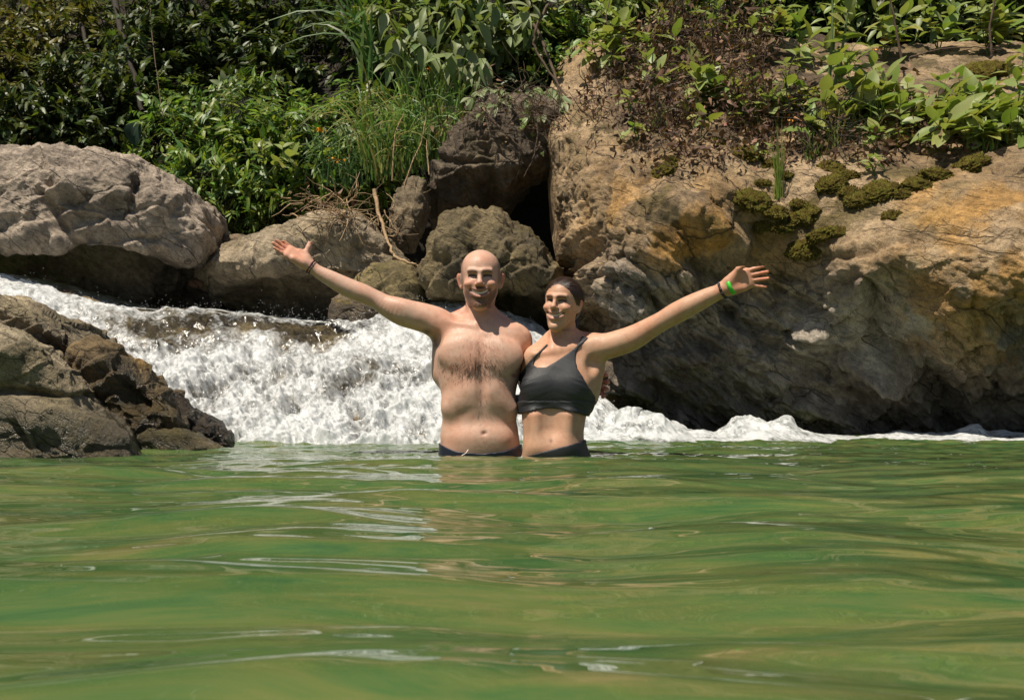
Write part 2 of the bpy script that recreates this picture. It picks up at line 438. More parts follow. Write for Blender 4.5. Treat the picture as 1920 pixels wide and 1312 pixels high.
boulder("dark glistening cobbles of rock at the foot of the whitewater",
        [(300, 735), (340, 745), (380, 780), (410, 800), (432, 830), (440, 860), (340, 860), (305, 800)],
        4.75, 0.2, (0.14, 0.105, 0.07), (0.04, 0.03, 0.02), n=80, e=0.85, seed=53, rough_amp=0.06, bed=(-0.6, 0.3, 18, 0.02), wet_below=0.5)
# small stones between the two left boulders
for k, (x, y, r, Y) in enumerate([(440, 455, 22, 7.25), (418, 468, 15, 7.2), (376, 500, 12, 7.0), (690, 440, 22, 7.25), (368, 530, 13, 6.95), (782, 590, 26, 6.6)]):
    a = np.linspace(0, 2 * math.pi, 9, endpoint=False)
    boulder(["rounded tan cobble resting between the grey and the pale boulder", "small brown cobble tucked against the grey boulder", "brown pebble in the crack between the two left boulders",
             "pale stone among the dry roots beside the upright stone", "reddish pebble low in the crack between the two left boulders", "dark wet cobble beside the mossy dome of rock"][k],
            [(x + r * 1.2 * math.cos(t), y - r * (0.8 + 0.1 * math.sin(3 * t + k)) * math.sin(t)) for t in a], Y, r / F * Y * 0.9,
            [(0.42, 0.32, 0.19), (0.2, 0.15, 0.09), (0.2, 0.14, 0.09), (0.33, 0.29, 0.22), (0.2, 0.1, 0.06), (0.09, 0.07, 0.04)][k], (0.12, 0.09, 0.06), n=26, seed=60 + k, rough_amp=0.012, bed=(0, 0.3, 9, 0.004), cat="stone")

# ---- the tall boulder on the right: a relief with an overhanging foot, lit ledge on top
CLIFF = [(1022, 190, 7.7), (1026, 330, 7.5), (1032, 430, 7.4), (1048, 520, 7.3), (1056, 620, 7.2), (1078, 720, 7.1), (1088, 800, 7.1), (1090, 860, 7.1),
         (1048, 260, 6.55), (1050, 340, 6.45), (1062, 450, 6.35), (1078, 560, 6.25), (1100, 680, 6.25), (1120, 790, 6.4),
         (1110, 300, 6.15), (1110, 420, 5.98), (1120, 540, 5.95), (1140, 660, 6.1), (1200, 860, 6.5),
         (1180, 250, 6.45), (1180, 330, 5.95), (1180, 430, 5.68), (1190, 500, 5.72), (1180, 580, 5.9), (1200, 680, 6.1), (1220, 780, 6.3),
         (1330, 230, 6.6), (1330, 300, 6.0), (1330, 370, 5.62), (1330, 430, 5.62), (1330, 490, 5.85), (1330, 580, 6.05), (1330, 680, 6.2), (1350, 770, 6.3), (1350, 860, 6.5),
         (1450, 250, 6.5), (1450, 340, 5.95), (1440, 410, 5.68), (1450, 460, 5.80), (1480, 520, 5.95), (1500, 610, 6.0), (1500, 700, 6.1), (1500, 790, 6.25),
         (1580, 440, 5.55), (1600, 490, 5.35), (1612, 530, 5.25), (1600, 585, 5.6), (1690, 560, 5.45),
         (1750, 300, 5.9), (1780, 390, 5.35), (1790, 500, 5.1), (1790, 580, 5.22), (1850, 690, 5.6), (1850, 800, 6.0), (1660, 690, 5.85), (1690, 640, 5.65), (1650, 780, 6.1), (1800, 860, 6.2),
         (1920, 250, 5.95), (1950, 390, 5.1), (1960, 530, 4.9), (1960, 680, 5.45), (1960, 800, 5.85), (2350, 250, 5.6), (2350, 550, 4.5), (2350, 860, 5.4),
         (1080, 190, 7.2), (1150, 190, 6.95), (1250, 190, 6.85), (1400, 170, 7.0), (1600, 235, 6.4), (1600, 140, 7.25), (1750, 190, 6.6), (1750, 120, 7.2), (1920, 115, 7.1), (2350, 100, 7.1),
         (1100, 100, 8.0), (1250, 100, 7.9), (1400, 90, 7.9), (1600, 80, 8.2), (1750, 85, 8.2), (1920, 80, 8.2), (2350, 40, 8.2)]
cliffY = rbf(CLIFF)
def build_cliff():
    nr, nc = 340, 520
    u = np.linspace(0, 1, nc) ** 1.15; w = np.linspace(0, 1, nr)
    W, U = np.meshgrid(w, u, indexing='ij')
    py = 80 + W * 790
    left = np.interp(py, [80, 190, 330, 430, 520, 620, 720, 860], [1060, 1022, 1026, 1032, 1048, 1056, 1078, 1092])
    px = left + U * (2300 - left)
    Yv = cliffY(px, py)
    v = np.stack([(px - 960) / F * Yv, Yv, CH + (HZ - py) / F * Yv], 2).reshape(-1, 3)
    px = px.ravel(); py = py.ravel()
    f = grid_faces(nr, nc)[:, ::-1]
    nrm = vnormals(v, f)
    if nrm[:, 1].mean() > 0: f = f[:, ::-1]; nrm = -nrm
    L = v + 5.5
    disp = 0.06 * fbm(L * 1.2, 6, 71, 0.46) + 0.012 * fbm(L * 3.2, 5, 75, 0.5, True)
    # schist layers falling to the right, strongest in the shaded foot
    nb = np.array([0.52, 0.25, 0.82]); wv = L @ nb
    st = fbm(np.stack([wv * 9, L[:, 0] * 1.3 - L[:, 2] * 0.8, L[:, 1] * 1.5], 1), 5, 81, 0.6)
    foot = sstep(430, 560, py - 0.15 * (px - 1300))
    disp += (0.012 + 0.060 * foot) * st
    bs, bt = bedding(L, 0.66, 0.22, 3.6, 83, 0.32)
    disp += (0.025 + 0.125 * foot) * bs
    disp += 0.10 * facets(L * np.array([1.6, 1.6, 2.2]), 87) * (0.2 + 0.9 * foot) + 0.045 * facets(L * np.array([4.2, 4.2, 6.5]), 88) * (0.25 + 0.75 * foot) + 0.015 * facets(L * 11, 89)
    bs2, bt2 = bedding(L, 0.6, 0.2, 11.0, 84, 0.25); disp += (0.006 + 0.03 * foot) * bs2
    # left light face: vertical pitting
    pit = fbm(np.stack([L[:, 0] * 16, L[:, 1] * 16, L[:, 2] * 6], 1), 4, 85, 0.6)
    disp -= 0.02 * sstep(1300, 1130, px) * sstep(0.1, 0.5, pit)
    feats = [(1300, 400, 90, 24, 0.55, 0.07), (1230, 470, 70, 16, 0.45, 0.06), (1350, 520, 130, 12, 0.45, -0.08), (1420, 430, 60, 18, 0.8, -0.06), (1660, 690, 70, 14, 0.2, 0.08),
             (1630, 650, 90, 14, 0.25, -0.10), (1550, 640, 120, 10, 0.35, -0.07), (1500, 560, 150, 9, 0.5, -0.06), (1400, 600, 120, 8, 0.25, -0.06), (1640, 600, 26, 60, 0.2, -0.12),
             (1560, 360, 60, 20, 0.2, 0.05), (1370, 660, 100, 7, 0.3, -0.05), (1280, 600, 100, 7, 0.35, -0.05), (1620, 470, 70, 8, -0.2, -0.05), (1480, 620, 8, 60, 0.9, -0.05)]
    for (fx, fy, rx, ry, a, amt) in feats:
        ca, sa = math.cos(a), math.sin(a)
        uu = ((px - fx) * ca + (py - fy) * sa) / rx; ww = (-(px - fx) * sa + (py - fy) * ca) / ry
        disp += amt * np.exp(-(uu * uu + ww * ww))
    edge = np.minimum(sstep(0, 0.02, U.ravel()), 1)
    v = v + nrm * (disp * edge)[:, None]
    nrm = vnormals(v, f)
    big = sstep(-0.4, 0.5, fbm(L * 1.9, 5, 91)); fine = sstep(-0.35, 0.5, fbm(L * 8, 5, 92))
    pale = np.array((0.46, 0.345, 0.215)); tan = np.array((0.29, 0.195, 0.10)); grey = np.array((0.42, 0.375, 0.325)); dgrey = np.array((0.13, 0.108, 0.088))
    col = mixc(tan, pale, np.clip(0.2 + 0.6 * big + 0.3 * fine, 0, 1))
    gc = mixc(dgrey, grey, np.clip(0.1 + 0.5 * big + 0.5 * sstep(-0.4, 0.5, st), 0, 1))  # grey schist of the foot, lightened in place of light bounced off the water
    col = mixc(col, gc, sstep(430, 560, py - 0.12 * (px - 1300) + 40 * fbm(L * 2.5, 4, 95)) * sstep(1080, 1180, px))
    # ochre lichen band on the overhang and on the right bulge
    oc = sstep(-0.2, 0.3, fbm(L * 3.2, 5, 96)) * np.clip(np.exp(-(((px - 1270) / 150) ** 2 + ((py - 430 - 0.25 * (px - 1270)) / 75) ** 2)) * 1.3 + 0.75 * sstep(1640, 1740, px) * sstep(760, 560, py) * sstep(300, 380, py), 0, 1)
    col = mixc(col, (0.46, 0.25, 0.055), oc * 0.95)
    # dark mossy smears on the left shoulder and under the plants
    mo = sstep(0.0, 0.35, fbm(L * 3.8, 5, 97)) * np.clip(np.exp(-(((px - 1120) / 70) ** 2 + ((py - 240) / 70) ** 2)) + np.exp(-(((px - 1270) / 110) ** 2 + ((py - 380) / 50) ** 2))
         + 0.9 * sstep(330, 250, py - 0.02 * (px - 1300)) * sstep(1150, 1250, px) + 1.0 * np.exp(-(((px - 1540) / 190) ** 2 + ((py - 395) / 75) ** 2)) + 0.8 * np.exp(-(((px - 1740) / 160) ** 2 + ((py - 330) / 35) ** 2)), 0, 1)
    col = mixc(col, (0.12, 0.095, 0.025), mo * 0.85)
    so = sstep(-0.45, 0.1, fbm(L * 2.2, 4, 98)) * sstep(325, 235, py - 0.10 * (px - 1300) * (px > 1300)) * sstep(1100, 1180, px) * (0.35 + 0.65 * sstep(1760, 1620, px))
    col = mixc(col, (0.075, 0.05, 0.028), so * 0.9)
    sk = sstep(0.05, 0.4, fbm(np.stack([L[:, 0] * 9, L[:, 1] * 9, L[:, 2] * 1.6], 1), 4, 100)) * sstep(1420, 1250, px) * sstep(230, 300, py)
    col = col * (1 - 0.45 * sk)[:, None]                          # dark run-off streaks down the pale left face
    # soaked, dark foot by the water line
    ww = sstep(0.42, 0.06, v[:, 2] + 0.16 * fbm(L * 2, 4, 99))
    col = col * (1 - 0.35 * ww)[:, None]; rough = 0.82 - 0.5 * ww - 0.12 * foot
    ob = mesh_obj("boulder", v, f, M['rock'], attrs={'Col': ('FLOAT_COLOR', np.clip(col, 0, 1)), 'rough': ('FLOAT', rough)}, origin=P(1500, 820, 5.9))
    add_bvh(v, f)
    tag(ob, "towering tan and grey boulder overhanging the pool, plants growing on its top", "boulder")
build_cliff()

# ---- bank behind everything (soil under the plants), and the river bed
HILL = [(-900, 700, 8.3), (-100, 700, 8.1), (500, 700, 8.0), (1000, 700, 8.3), (1800, 700, 8.8), (2600, 700, 9.2), (-900, 560, 8.4), (-300, 560, 8.2), (300, 560, 7.9), (700, 560, 8.0), (1000, 560, 8.3), (1400, 560, 8.6),
        (-900, 300, 8.9), (0, 300, 8.6), (300, 330, 8.4), (600, 380, 8.1), (800, 300, 8.3), (900, 200, 8.2), (980, 380, 8.6), (1060, 250, 8.6),
        (-900, 150, 9.5), (0, 150, 9.2), (400, 150, 9.4), (700, 100, 9.2), (850, 60, 8.8), (1000, 100, 8.7), (1300, 100, 8.6), (1700, 90, 8.6), (2500, 60, 8.6),
        (-900, -100, 11), (0, -100, 10.7), (600, -100, 10.7), (1000, -100, 10.2), (1500, -60, 10), (2000, -60, 9.8), (2600, -60, 9.8),
        (-900, -600, 14), (500, -600, 14), (1500, -600, 13), (2600, -600, 13), (-900, -1200, 18), (700, -1200, 18), (2600, -1200, 17), (1400, 300, 9.2), (2600, 400, 9.5), (1400, 560, 9.2)]
hillY = rbf(HILL)
def build_hill():
    nr, nc = 170, 260
    py, px = np.meshgrid(np.linspace(-1200, 700, nr), np.linspace(-900, 2600, nc), indexing='ij')
    Yv = hillY(px, py)
    v = np.stack([(px - 960) / F * Yv, Yv, CH + (HZ - py) / F * Yv], 2).reshape(-1, 3)
    f = grid_faces(nr, nc)
    n = vnormals(v, f)
    if n[:, 1].mean() > 0: f = f[:, ::-1]; n = -n
    v += n * (0.16 * fbm(v * 0.9, 5, 110))[:, None]
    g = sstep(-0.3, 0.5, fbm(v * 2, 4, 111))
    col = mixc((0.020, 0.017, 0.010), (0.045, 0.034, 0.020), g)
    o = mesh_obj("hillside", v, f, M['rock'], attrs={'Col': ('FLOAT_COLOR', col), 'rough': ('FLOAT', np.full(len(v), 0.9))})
    add_bvh(v, f)
    tag(o, "steep dark earth bank under the plants behind the boulders", "hillside", kind="structure")
build_hill()

def build_bed():
    nr, nc = 160, 200
    y, x = np.meshgrid(np.linspace(-2.5, 8.5, nr), np.linspace(-6.5, 6.5, nc), indexing='ij')
    z = -0.95 + 0.12 * fbm(np.stack([x.ravel() * 1.3, y.ravel() * 1.3, 0 * x.ravel()], 1), 5, 120).reshape(x.shape)
    z += 0.25 * sstep(5.0, 6.5, y)
    v = np.stack([x, y, z], 2).reshape(-1, 3); f = grid_faces(nr, nc)[:, ::-1]
    if vnormals(v, f)[:, 2].mean() < 0: f = f[:, ::-1]
    g = sstep(-0.3, 0.4, fbm(v * 3, 4, 121))
    col = mixc((0.10, 0.10, 0.04), (0.30, 0.27, 0.12), g)
    o = mesh_obj("riverbed", v, f, M['rock'], attrs={'Col': ('FLOAT_COLOR', col), 'rough': ('FLOAT', np.full(len(v), 0.8))})
    tag(o, "olive gravel bed of the green pool", "riverbed", kind="structure")
build_bed()
# ------------------------------------------------------------------ water
def mat_water():
    t = NT("water"); v = t.tc()
    sv = t.add("Mapping"); sv.inputs["Scale"].default_value = (1.1, 3.2, 1); t.l.new(v, sv.inputs[0])
    n = t.noise(2.2, 8, 0.66, sv.outputs[0], 1.6)
    c = t.ramp(n, [(0.28, (0.030, 0.092, 0.036)), (0.43, (0.064, 0.128, 0.040)), (0.57, (0.110, 0.146, 0.044)), (0.72, (0.178, 0.162, 0.064))])
    dif = t.add("BsdfDiffuse"); t.l.new(c, dif.inputs[0])
    tr = t.add("BsdfTransparent"); tr.inputs[0].default_value = (0.60, 0.74, 0.42, 1)
    body = t.add("MixShader"); body.inputs[0].default_value = 0.14
    t.l.new(dif.outputs[0], body.inputs[1]); t.l.new(tr.outputs[0], body.inputs[2])
    gl = t.add("BsdfGlossy"); gl.inputs["Roughness"].default_value = 0.0
    fr = t.add("Fresnel"); fr.inputs[0].default_value = 1.38
    m = t.add("MixShader"); t.l.new(fr.outputs[0], m.inputs[0]); t.l.new(body.outputs[0], m.inputs[1]); t.l.new(gl.outputs[0], m.inputs[2])
    return t.done(m.outputs[0])
M['water'] = mat_water()

def wave(x, y):
    """height of the pool surface"""
    q = lambda sx, sy, ph: np.stack([x * sx + ph, y * sy - ph, np.full_like(x, ph)], 1)
    far = sstep(1.0, 4.5, y)
    warp = 0.55 * noise(q(1.4, 1.4, 1.0), 205)[:, None]; warp2 = 0.7 * noise(q(3, 4, 2.0), 206)[:, None]
    KA = 0.75
    h = 0.038 * (1 - 0.55 * far) * noise(q(1.7, 2.7, 3.1), 200)
    h += KA * 0.024 * (1 - 0.45 * far) * noise(q(1.3, 5.6, 7.7) + warp, 201)          # long crests running across the pool
    h += KA * 0.0070 * noise(q(3.2, 11, 1.7) + warp2, 202)
    h += (0.0012 + 0.0030 * far) * noise(q(11, 24, 4.2), 203)
    h += 0.0010 * far * noise(q(36, 52, 9.2), 204)
    h -= 0.010 * np.exp(-((y - 3.95) / 0.45) ** 2)
    chop = sstep(4.2, 5.2, y)
    h += 0.012 * chop * fbm(q(7, 9, 5.0), 3, 210)
    for cx, cy, ph in ((-0.125, 3.97, 0.0), (0.17, 3.92, 1.3)):        # rings round the bathers' waists
        r = np.hypot(x - cx, (y - cy) * 1.2); h += 0.0045 * np.sin(r * 95 + ph + 2 * noise(q(4, 4, 6.0), 215)) * np.exp(-np.maximum(r - 0.15, 0) / 0.16)
    return h

def build_water():
    rows = np.concatenate([np.linspace(-2.5, 0.2, 24, endpoint=False), np.geomspace(0.2, 4.2, 430, endpoint=False), np.linspace(4.2, 7.2, 200)])
    cols = np.linspace(-1, 1, 620)
    Yg, Cg = np.meshgrid(rows, cols, indexing='ij')
    half = np.maximum(np.abs(Yg) * 0.62 + 0.5, 0.6)
    x = Cg * half + np.sign(Cg) * np.maximum(np.abs(Cg) - 0.93, 0) / 0.07 * (6.5 - half * 1.0)
    x = x.ravel(); y = Yg.ravel()
    v = np.stack([x, y, wave(x, y)], 1)
    f = grid_faces(len(rows), len(cols))
    if vnormals(v, f)[:, 2].mean() < 0: f = f[:, ::-1]
    o = mesh_obj("water", v, f, M['water'], origin=(0, 0, 0))
    tag(o, "rippling green water of the river pool", "water", kind="structure")
build_water()

# ---- white water: the cascade
def mat_foam():
    t = NT("whitewater"); v = t.tc(); fo = t.attr("foam")
    vr = t.add("VectorRotate", rotation_type='Y_AXIS'); vr.inputs["Angle"].default_value = 0.45; t.l.new(v, vr.inputs["Vector"])
    mp = t.add("Mapping"); mp.inputs["Scale"].default_value = (1.0, 0.6, 0.24); t.l.new(vr.outputs[0], mp.inputs[0]); w = mp.outputs[0]
    n1 = t.noise(20, 6, 0.62, w, 0.8); n2 = t.noise(70, 4, 0.6, w, 0.3); n3 = t.noise(26, 4, 0.6, v, 0.8)
    mixn = t.math('ADD', t.math('ADD', t.math('MULTIPLY', n1, 0.45), t.math('MULTIPLY', n2, 0.25)), t.math('MULTIPLY', n3, 0.30))
    mr = t.add("MapRange"); mr.inputs["From Min"].default_value = 0.20; mr.inputs["From Max"].default_value = 1.0
    t.l.new(t.math('ADD', fo.outputs["Fac"], t.math('MULTIPLY', t.math('SUBTRACT', mixn, 0.5), 2.9)), mr.inputs[0])
    b = t.bump(mixn, 0.32, 0.03)
    white = t.set(t.add("BsdfPrincipled"), Base_Color=t.ramp(mixn, [(0.36, (0.44, 0.47, 0.48)), (0.58, (0.82, 0.83, 0.83))]), Roughness=0.5, Normal=b)
    tl = t.add("BsdfTranslucent"); tl.inputs[0].default_value = (0.72, 0.75, 0.75, 1)
    wm = t.add("MixShader"); wm.inputs[0].default_value = 0.3
    t.l.new(white.outputs[0], wm.inputs[1]); t.l.new(tl.outputs[0], wm.inputs[2])
    tr = t.add("BsdfTransparent"); tr.inputs[0].default_value = (0.86, 0.88, 0.84, 1)
    gl = t.add("BsdfGlossy"); gl.inputs["Roughness"].default_value = 0.12; t.l.new(b, gl.inputs["Normal"])
    fr = t.add("Fresnel"); fr.inputs[0].default_value = 1.45; t.l.new(b, fr.inputs["Normal"])
    clear = t.add("MixShader"); t.l.new(fr.outputs[0], clear.inputs[0]); t.l.new(tr.outputs[0], clear.inputs[1]); t.l.new(gl.outputs[0], clear.inputs[2])
    m = t.add("MixShader"); t.l.new(mr.outputs[0], m.inputs[0]); t.l.new(clear.outputs[0], m.inputs[1]); t.l.new(wm.outputs[0], m.inputs[2])
    return t.done(m.outputs[0])
M['foam'] = mat_foam()
M['drop'] = mat_flat("droplet", (0.9, 0.91, 0.92), 0.15, 0.6)

CASC = [(-400, 470, 6.9), (-200, 490, 6.7), (0, 515, 6.4), (100, 548, 6.3), (200, 576, 6.25), (300, 580, 6.3), (380, 578, 6.35), (500, 592, 6.3), (640, 604, 6.25), (750, 585, 6.35), (860, 566, 6.45), (1000, 600, 6.5), (1150, 680, 6.3),
        (-400, 640, 5.6), (0, 600, 5.95), (150, 650, 5.8), (250, 690, 5.6), (330, 760, 5.3), (-400, 840, 5.0), (200, 845, 4.9),
        (440, 842, 5.0), (600, 842, 4.98), (800, 842, 5.0), (960, 840, 5.1), (1150, 838, 5.25),
        (300, 640, 6.0), (450, 650, 6.0), (600, 660, 6.05), (400, 720, 5.5), (600, 730, 5.5), (800, 690, 5.75), (760, 640, 5.95), (800, 760, 5.35), (960, 700, 5.8), (960, 770, 5.5), (560, 790, 5.2), (1080, 760, 5.75)]
cascY = rbf(CASC)
def casc_top(px):
    return np.interp(px, [-400, 0, 60, 130, 200, 300, 380, 500, 580, 640, 690, 750, 800, 860, 1000, 1050, 1110, 1160], [470, 512, 528, 552, 574, 580, 578, 592, 602, 604, 592, 578, 566, 562, 600, 640, 720, 770])
def foam_mask(px, py, L):
    top = casc_top(px)
    t = py - top
    thin = np.exp(-(((px - 330) / 130) ** 2 + ((t - 42) / 34) ** 2)) * 1.0 + np.exp(-(((px - 590) / 75) ** 2 + ((t - 28) / 24) ** 2)) * 1.05 + 0.75 * np.exp(-(((px - 480) / 110) ** 2 + ((t - 20) / 18) ** 2))
    thin += 0.40 * np.exp(-(((px - 520) / 140) ** 2 + ((py - 715) / 30) ** 2)) + 0.35 * np.exp(-(((px - 700) / 100) ** 2 + ((py - 700) / 40) ** 2)) + 0.25 * np.exp(-(((px - 560) / 30) ** 2 + ((py - 770) / 12) ** 2))
    return 0.92 - 0.95 * thin + 0.40 * fbm(L * np.array([5, 4, 2.2]), 5, 230)
def casc_surface(px, py, calm=False):
    Yv = cascY(px, py)
    v = np.stack([(px - 960) / F * Yv, Yv, CH + (HZ - py) / F * Yv], 1)
    return v
def build_cascade():
    nr, nc = 330, 620
    W, X = np.meshgrid(np.linspace(0, 1, nr), np.linspace(-330, 1160, nc), indexing='ij')
    top = casc_top(X); py = top + W * (850 - top); px = X
    px = px.ravel(); py = py.ravel(); Wf = W.ravel()
    v = casc_surface(px, py)
    f = grid_faces(nr, nc)
    n = vnormals(v, f)
    if n[:, 1].mean() > 0: f = f[:, ::-1]; n = -n
    low = sstep(0.12, 0.5, Wf)
    amp = 0.25 + 0.75 * low
    L = v + np.array([0, 0, 0])
    q = L * np.array([5.2, 4.0, 4.0]); q = q + 0.5 * np.stack([noise(L * 4 + 9, 240), noise(L * 4 + 19, 241), noise(L * 4 + 29, 242)], 1)
    Lr = np.stack([L[:, 0] * 0.9 + L[:, 2] * 0.43, L[:, 1], L[:, 2] * 0.9 - L[:, 0] * 0.43], 1)
    d = 0.090 * fbm(q * 0.8, 3, 243, 0.5) + 0.020 * (fbm(Lr * np.array([12, 8, 3.2]), 4, 247, 0.55, True) - 0.5) + 0.003 * fbm(Lr * np.array([36, 22, 11.0]), 3, 250, 0.55)
    d = d * amp + 0.03 * sstep(0, 0.15, Wf)
    fall = sstep(0.96, 1.0, Wf)
    v2 = v + n * (d * (1 - 0.6 * fall))[:, None]
    v2[:, 2] += 0.02 * (1 - low) * fbm(L * 9, 3, 255)
    fm = foam_mask(px, py, L)
    fm += 0.5 * np.clip(d * 8, -0.5, 0.4) * low
    o = mesh_obj("waterfall", v2, f, M['foam'], attrs={'foam': ('FLOAT', fm)})
    tag(o, "white cascade of river water tumbling into the pool", "waterfall", kind="structure")
    # rock step under the water
    px2, W2 = np.meshgrid(np.linspace(-340, 1170, 220), np.linspace(-0.03, 1.05, 130)); px2 = px2.ravel(); W2 = W2.ravel()
    tp = casc_top(px2); py2 = tp + W2 * (850 - tp)
    b = casc_surface(px2, py2); b[:, 1] += 0.07; b[:, 2] -= 0.03
    fb = grid_faces(130, 220); nb = vnormals(b, fb)
    if nb[:, 1].mean() > 0: fb = fb[:, ::-1]; nb = -nb
    b += nb * (0.05 * fbm(b * 4, 5, 260))[:, None]
    g = sstep(-0.3, 0.5, fbm(b * 5, 4, 262))
    col = mixc((0.09, 0.065, 0.035), (0.30, 0.23, 0.13), g)
    o = mesh_obj("riverbed", b, fb, M['rock'], attrs={'Col': ('FLOAT_COLOR', col), 'rough': ('FLOAT', np.full(len(b), 0.3))})
    tag(o, "brown rock step under the cascade", "riverbed", kind="structure")
    # the stream above the crest, running back between the boulders
    xs = np.linspace(-330, 1100, 240); rows = []
    for k in range(26):
        s = k / 25
        tp = casc_top(xs); c = casc_surface(xs, tp)
        c[:, 1] += s * 1.6; c[:, 2] += s * 0.10 - 0.004
        c[:, 2] += 0.02 * fbm(c * 7, 3, 270)
        rows.append(c)
    sv = np.concatenate(rows); fs = grid_faces(26, 240)
    if vnormals(sv, fs)[:, 2].mean() < 0: fs = fs[:, ::-1]
    o = mesh_obj("stream", sv, fs, M['foam'], attrs={'foam': ('FLOAT', 0.75 + 0.4 * fbm(sv * 6, 3, 271))})
    tag(o, "white stream running between the boulders above the cascade", "stream", kind="structure")

def octa(points, size, stretch=None):
    """tiny octahedral droplets"""
    t = np.array([[1, 0, 0], [-1, 0, 0], [0, 1, 0], [0, -1, 0], [0, 0, 1.3], [0, 0, -1.3]], float)
    f = np.array([[0, 2, 4], [2, 1, 4], [1, 3, 4], [3, 0, 4], [2, 0, 5], [1, 2, 5], [3, 1, 5], [0, 3, 5]])
    n = len(points)
    tt = t[None] * size[:, None, None]
    if stretch is not None: tt = tt * stretch[:, None, :]
    v = points[:, None, :] + tt
    ff = f[None] + (np.arange(n) * 6)[:, None, None]
    return v.reshape(-1, 3), ff.reshape(-1, 3)

def build_spray():
    rng = np.random.default_rng(31)
    N = 9000
    px = rng.uniform(-40, 1150, N); tp = casc_top(px); w = rng.random(N) ** 0.8; py = tp + w * (845 - tp)
    v = casc_surface(px, py)
    keep = (foam_mask(px, py, v) > 0.55)
    out = np.abs(rng.normal(0, 1, N)) * 0.045 * (0.4 + w)
    v[:, 1] -= out * 0.7 + 0.02; v[:, 2] += out * 0.8 * (1 - 0.4 * w)
    clump = noise(v * 9, 281) > -0.1
    v = v[keep & clump]; s = rng.uniform(0.0008, 0.0026, len(v)) * (0.6 + rng.random(len(v)))
    # drops thrown up along the crest and over the rock feet
    M2 = 600
    px = np.concatenate([rng.uniform(60, 420, M2 // 3), rng.normal(560, 70, M2 // 3), rng.uniform(640, 880, M2 // 3)])
    c = casc_surface(px, casc_top(px)); h = rng.exponential(0.045, len(px)) * (noise(np.stack([px / 18, 0 * px, 0 * px], 1), 283) * 1.4 + 0.55).clip(0.08)
    c[:, 2] += h; c[:, 1] += rng.normal(-0.05, 0.08, len(px))
    v = np.concatenate([v, c]); s = np.concatenate([s, rng.uniform(0.0006, 0.0019, len(c))])
    vv, ff = octa(v, s)
    o = mesh_obj("spray", vv, ff, M['drop'], smooth=True)
    tag(o, "white droplets of spray flying off the cascade", "spray", kind="stuff")

def build_foam_edge():
    """heaped foam where the pool laps the foot of the tall boulder"""
    nr, nc = 90, 700
    X = np.linspace(1040, 2250, nc)
    base = np.interp(X, [1040, 1150, 1250, 1400, 1520, 1640, 1760, 1840, 1920, 2250], [5.2, 5.15, 5.15, 5.2, 5.25, 5.4, 5.35, 5.25, 5.2, 5.0])
    H = np.interp(X, [1040, 1090, 1130, 1170, 1190, 1215, 1240, 1280, 1310, 1345, 1370, 1395, 1420, 1440, 1470, 1500, 1520, 1560, 1590, 1640, 1690, 1720, 1750, 1800, 1850, 1880, 1910, 1960, 2250],
                  [.16, .12, .12, .16, .21, .18, .19, .11, .07, .08, .09, .11, .15, .15, .12, .14, .11, .07, .05, .03, .055, .07, .06, .05, .09, .11, .07, .07, .06]) * 0.72
    W = np.linspace(0, 1, nr)
    prof = np.sin(np.clip(W, 0, 1) * math.pi * 0.62) / math.sin(math.pi * 0.5)
    Wg, Xg = np.meshgrid(W, X, indexing='ij')
    y = base[None] - 0.10 + Wg * 0.60
    h = H[None] * prof[:, None] - 0.012
    x = (Xg - 960) / F * base[None]
    v = np.stack([x, y, h], 2).reshape(-1, 3)
    f = grid_faces(nr, nc)
    if vnormals(v, f)[:, 2].mean() < 0: f = f[:, ::-1]
    n = vnormals(v, f)
    q = v * np.array([9, 7, 9.0])
    up = np.clip(h.ravel() * 9, 0.08, 1)
    d = 0.085 * fbm(q * 0.6, 4, 291, 0.45) + 0.005 * (fbm(v * 22, 3, 293, 0.55, True) - 0.4)
    v2 = v + n * (d * up)[:, None]
    curl = 0.05 * up * noise(np.stack([v[:, 0] * 6, v[:, 2] * 12, v[:, 1] * 3], 1), 295)
    v2[:, 0] += curl
    v2[:, 2] = np.maximum(v2[:, 2], wave(v2[:, 0], v2[:, 1]) - 0.02)
    fm = 0.95 + 0.5 * fbm(v * 7, 3, 297) - 0.5 * sstep(0.18, 0.0, Wg.ravel()) - 0.05 * sstep(0.06, 0.02, np.repeat(H[None], nr, 0).ravel())
    o = mesh_obj("foam", v2, f, M['foam'], attrs={'foam': ('FLOAT', fm)})
    tag(o, "heaps of white foam along the foot of the tall boulder", "foam", kind="stuff")
build_cascade(); build_spray(); build_foam_edge()
# ------------------------------------------------------------------ people: signed-distance modelling, one continuous skin
import openvdb as vdb

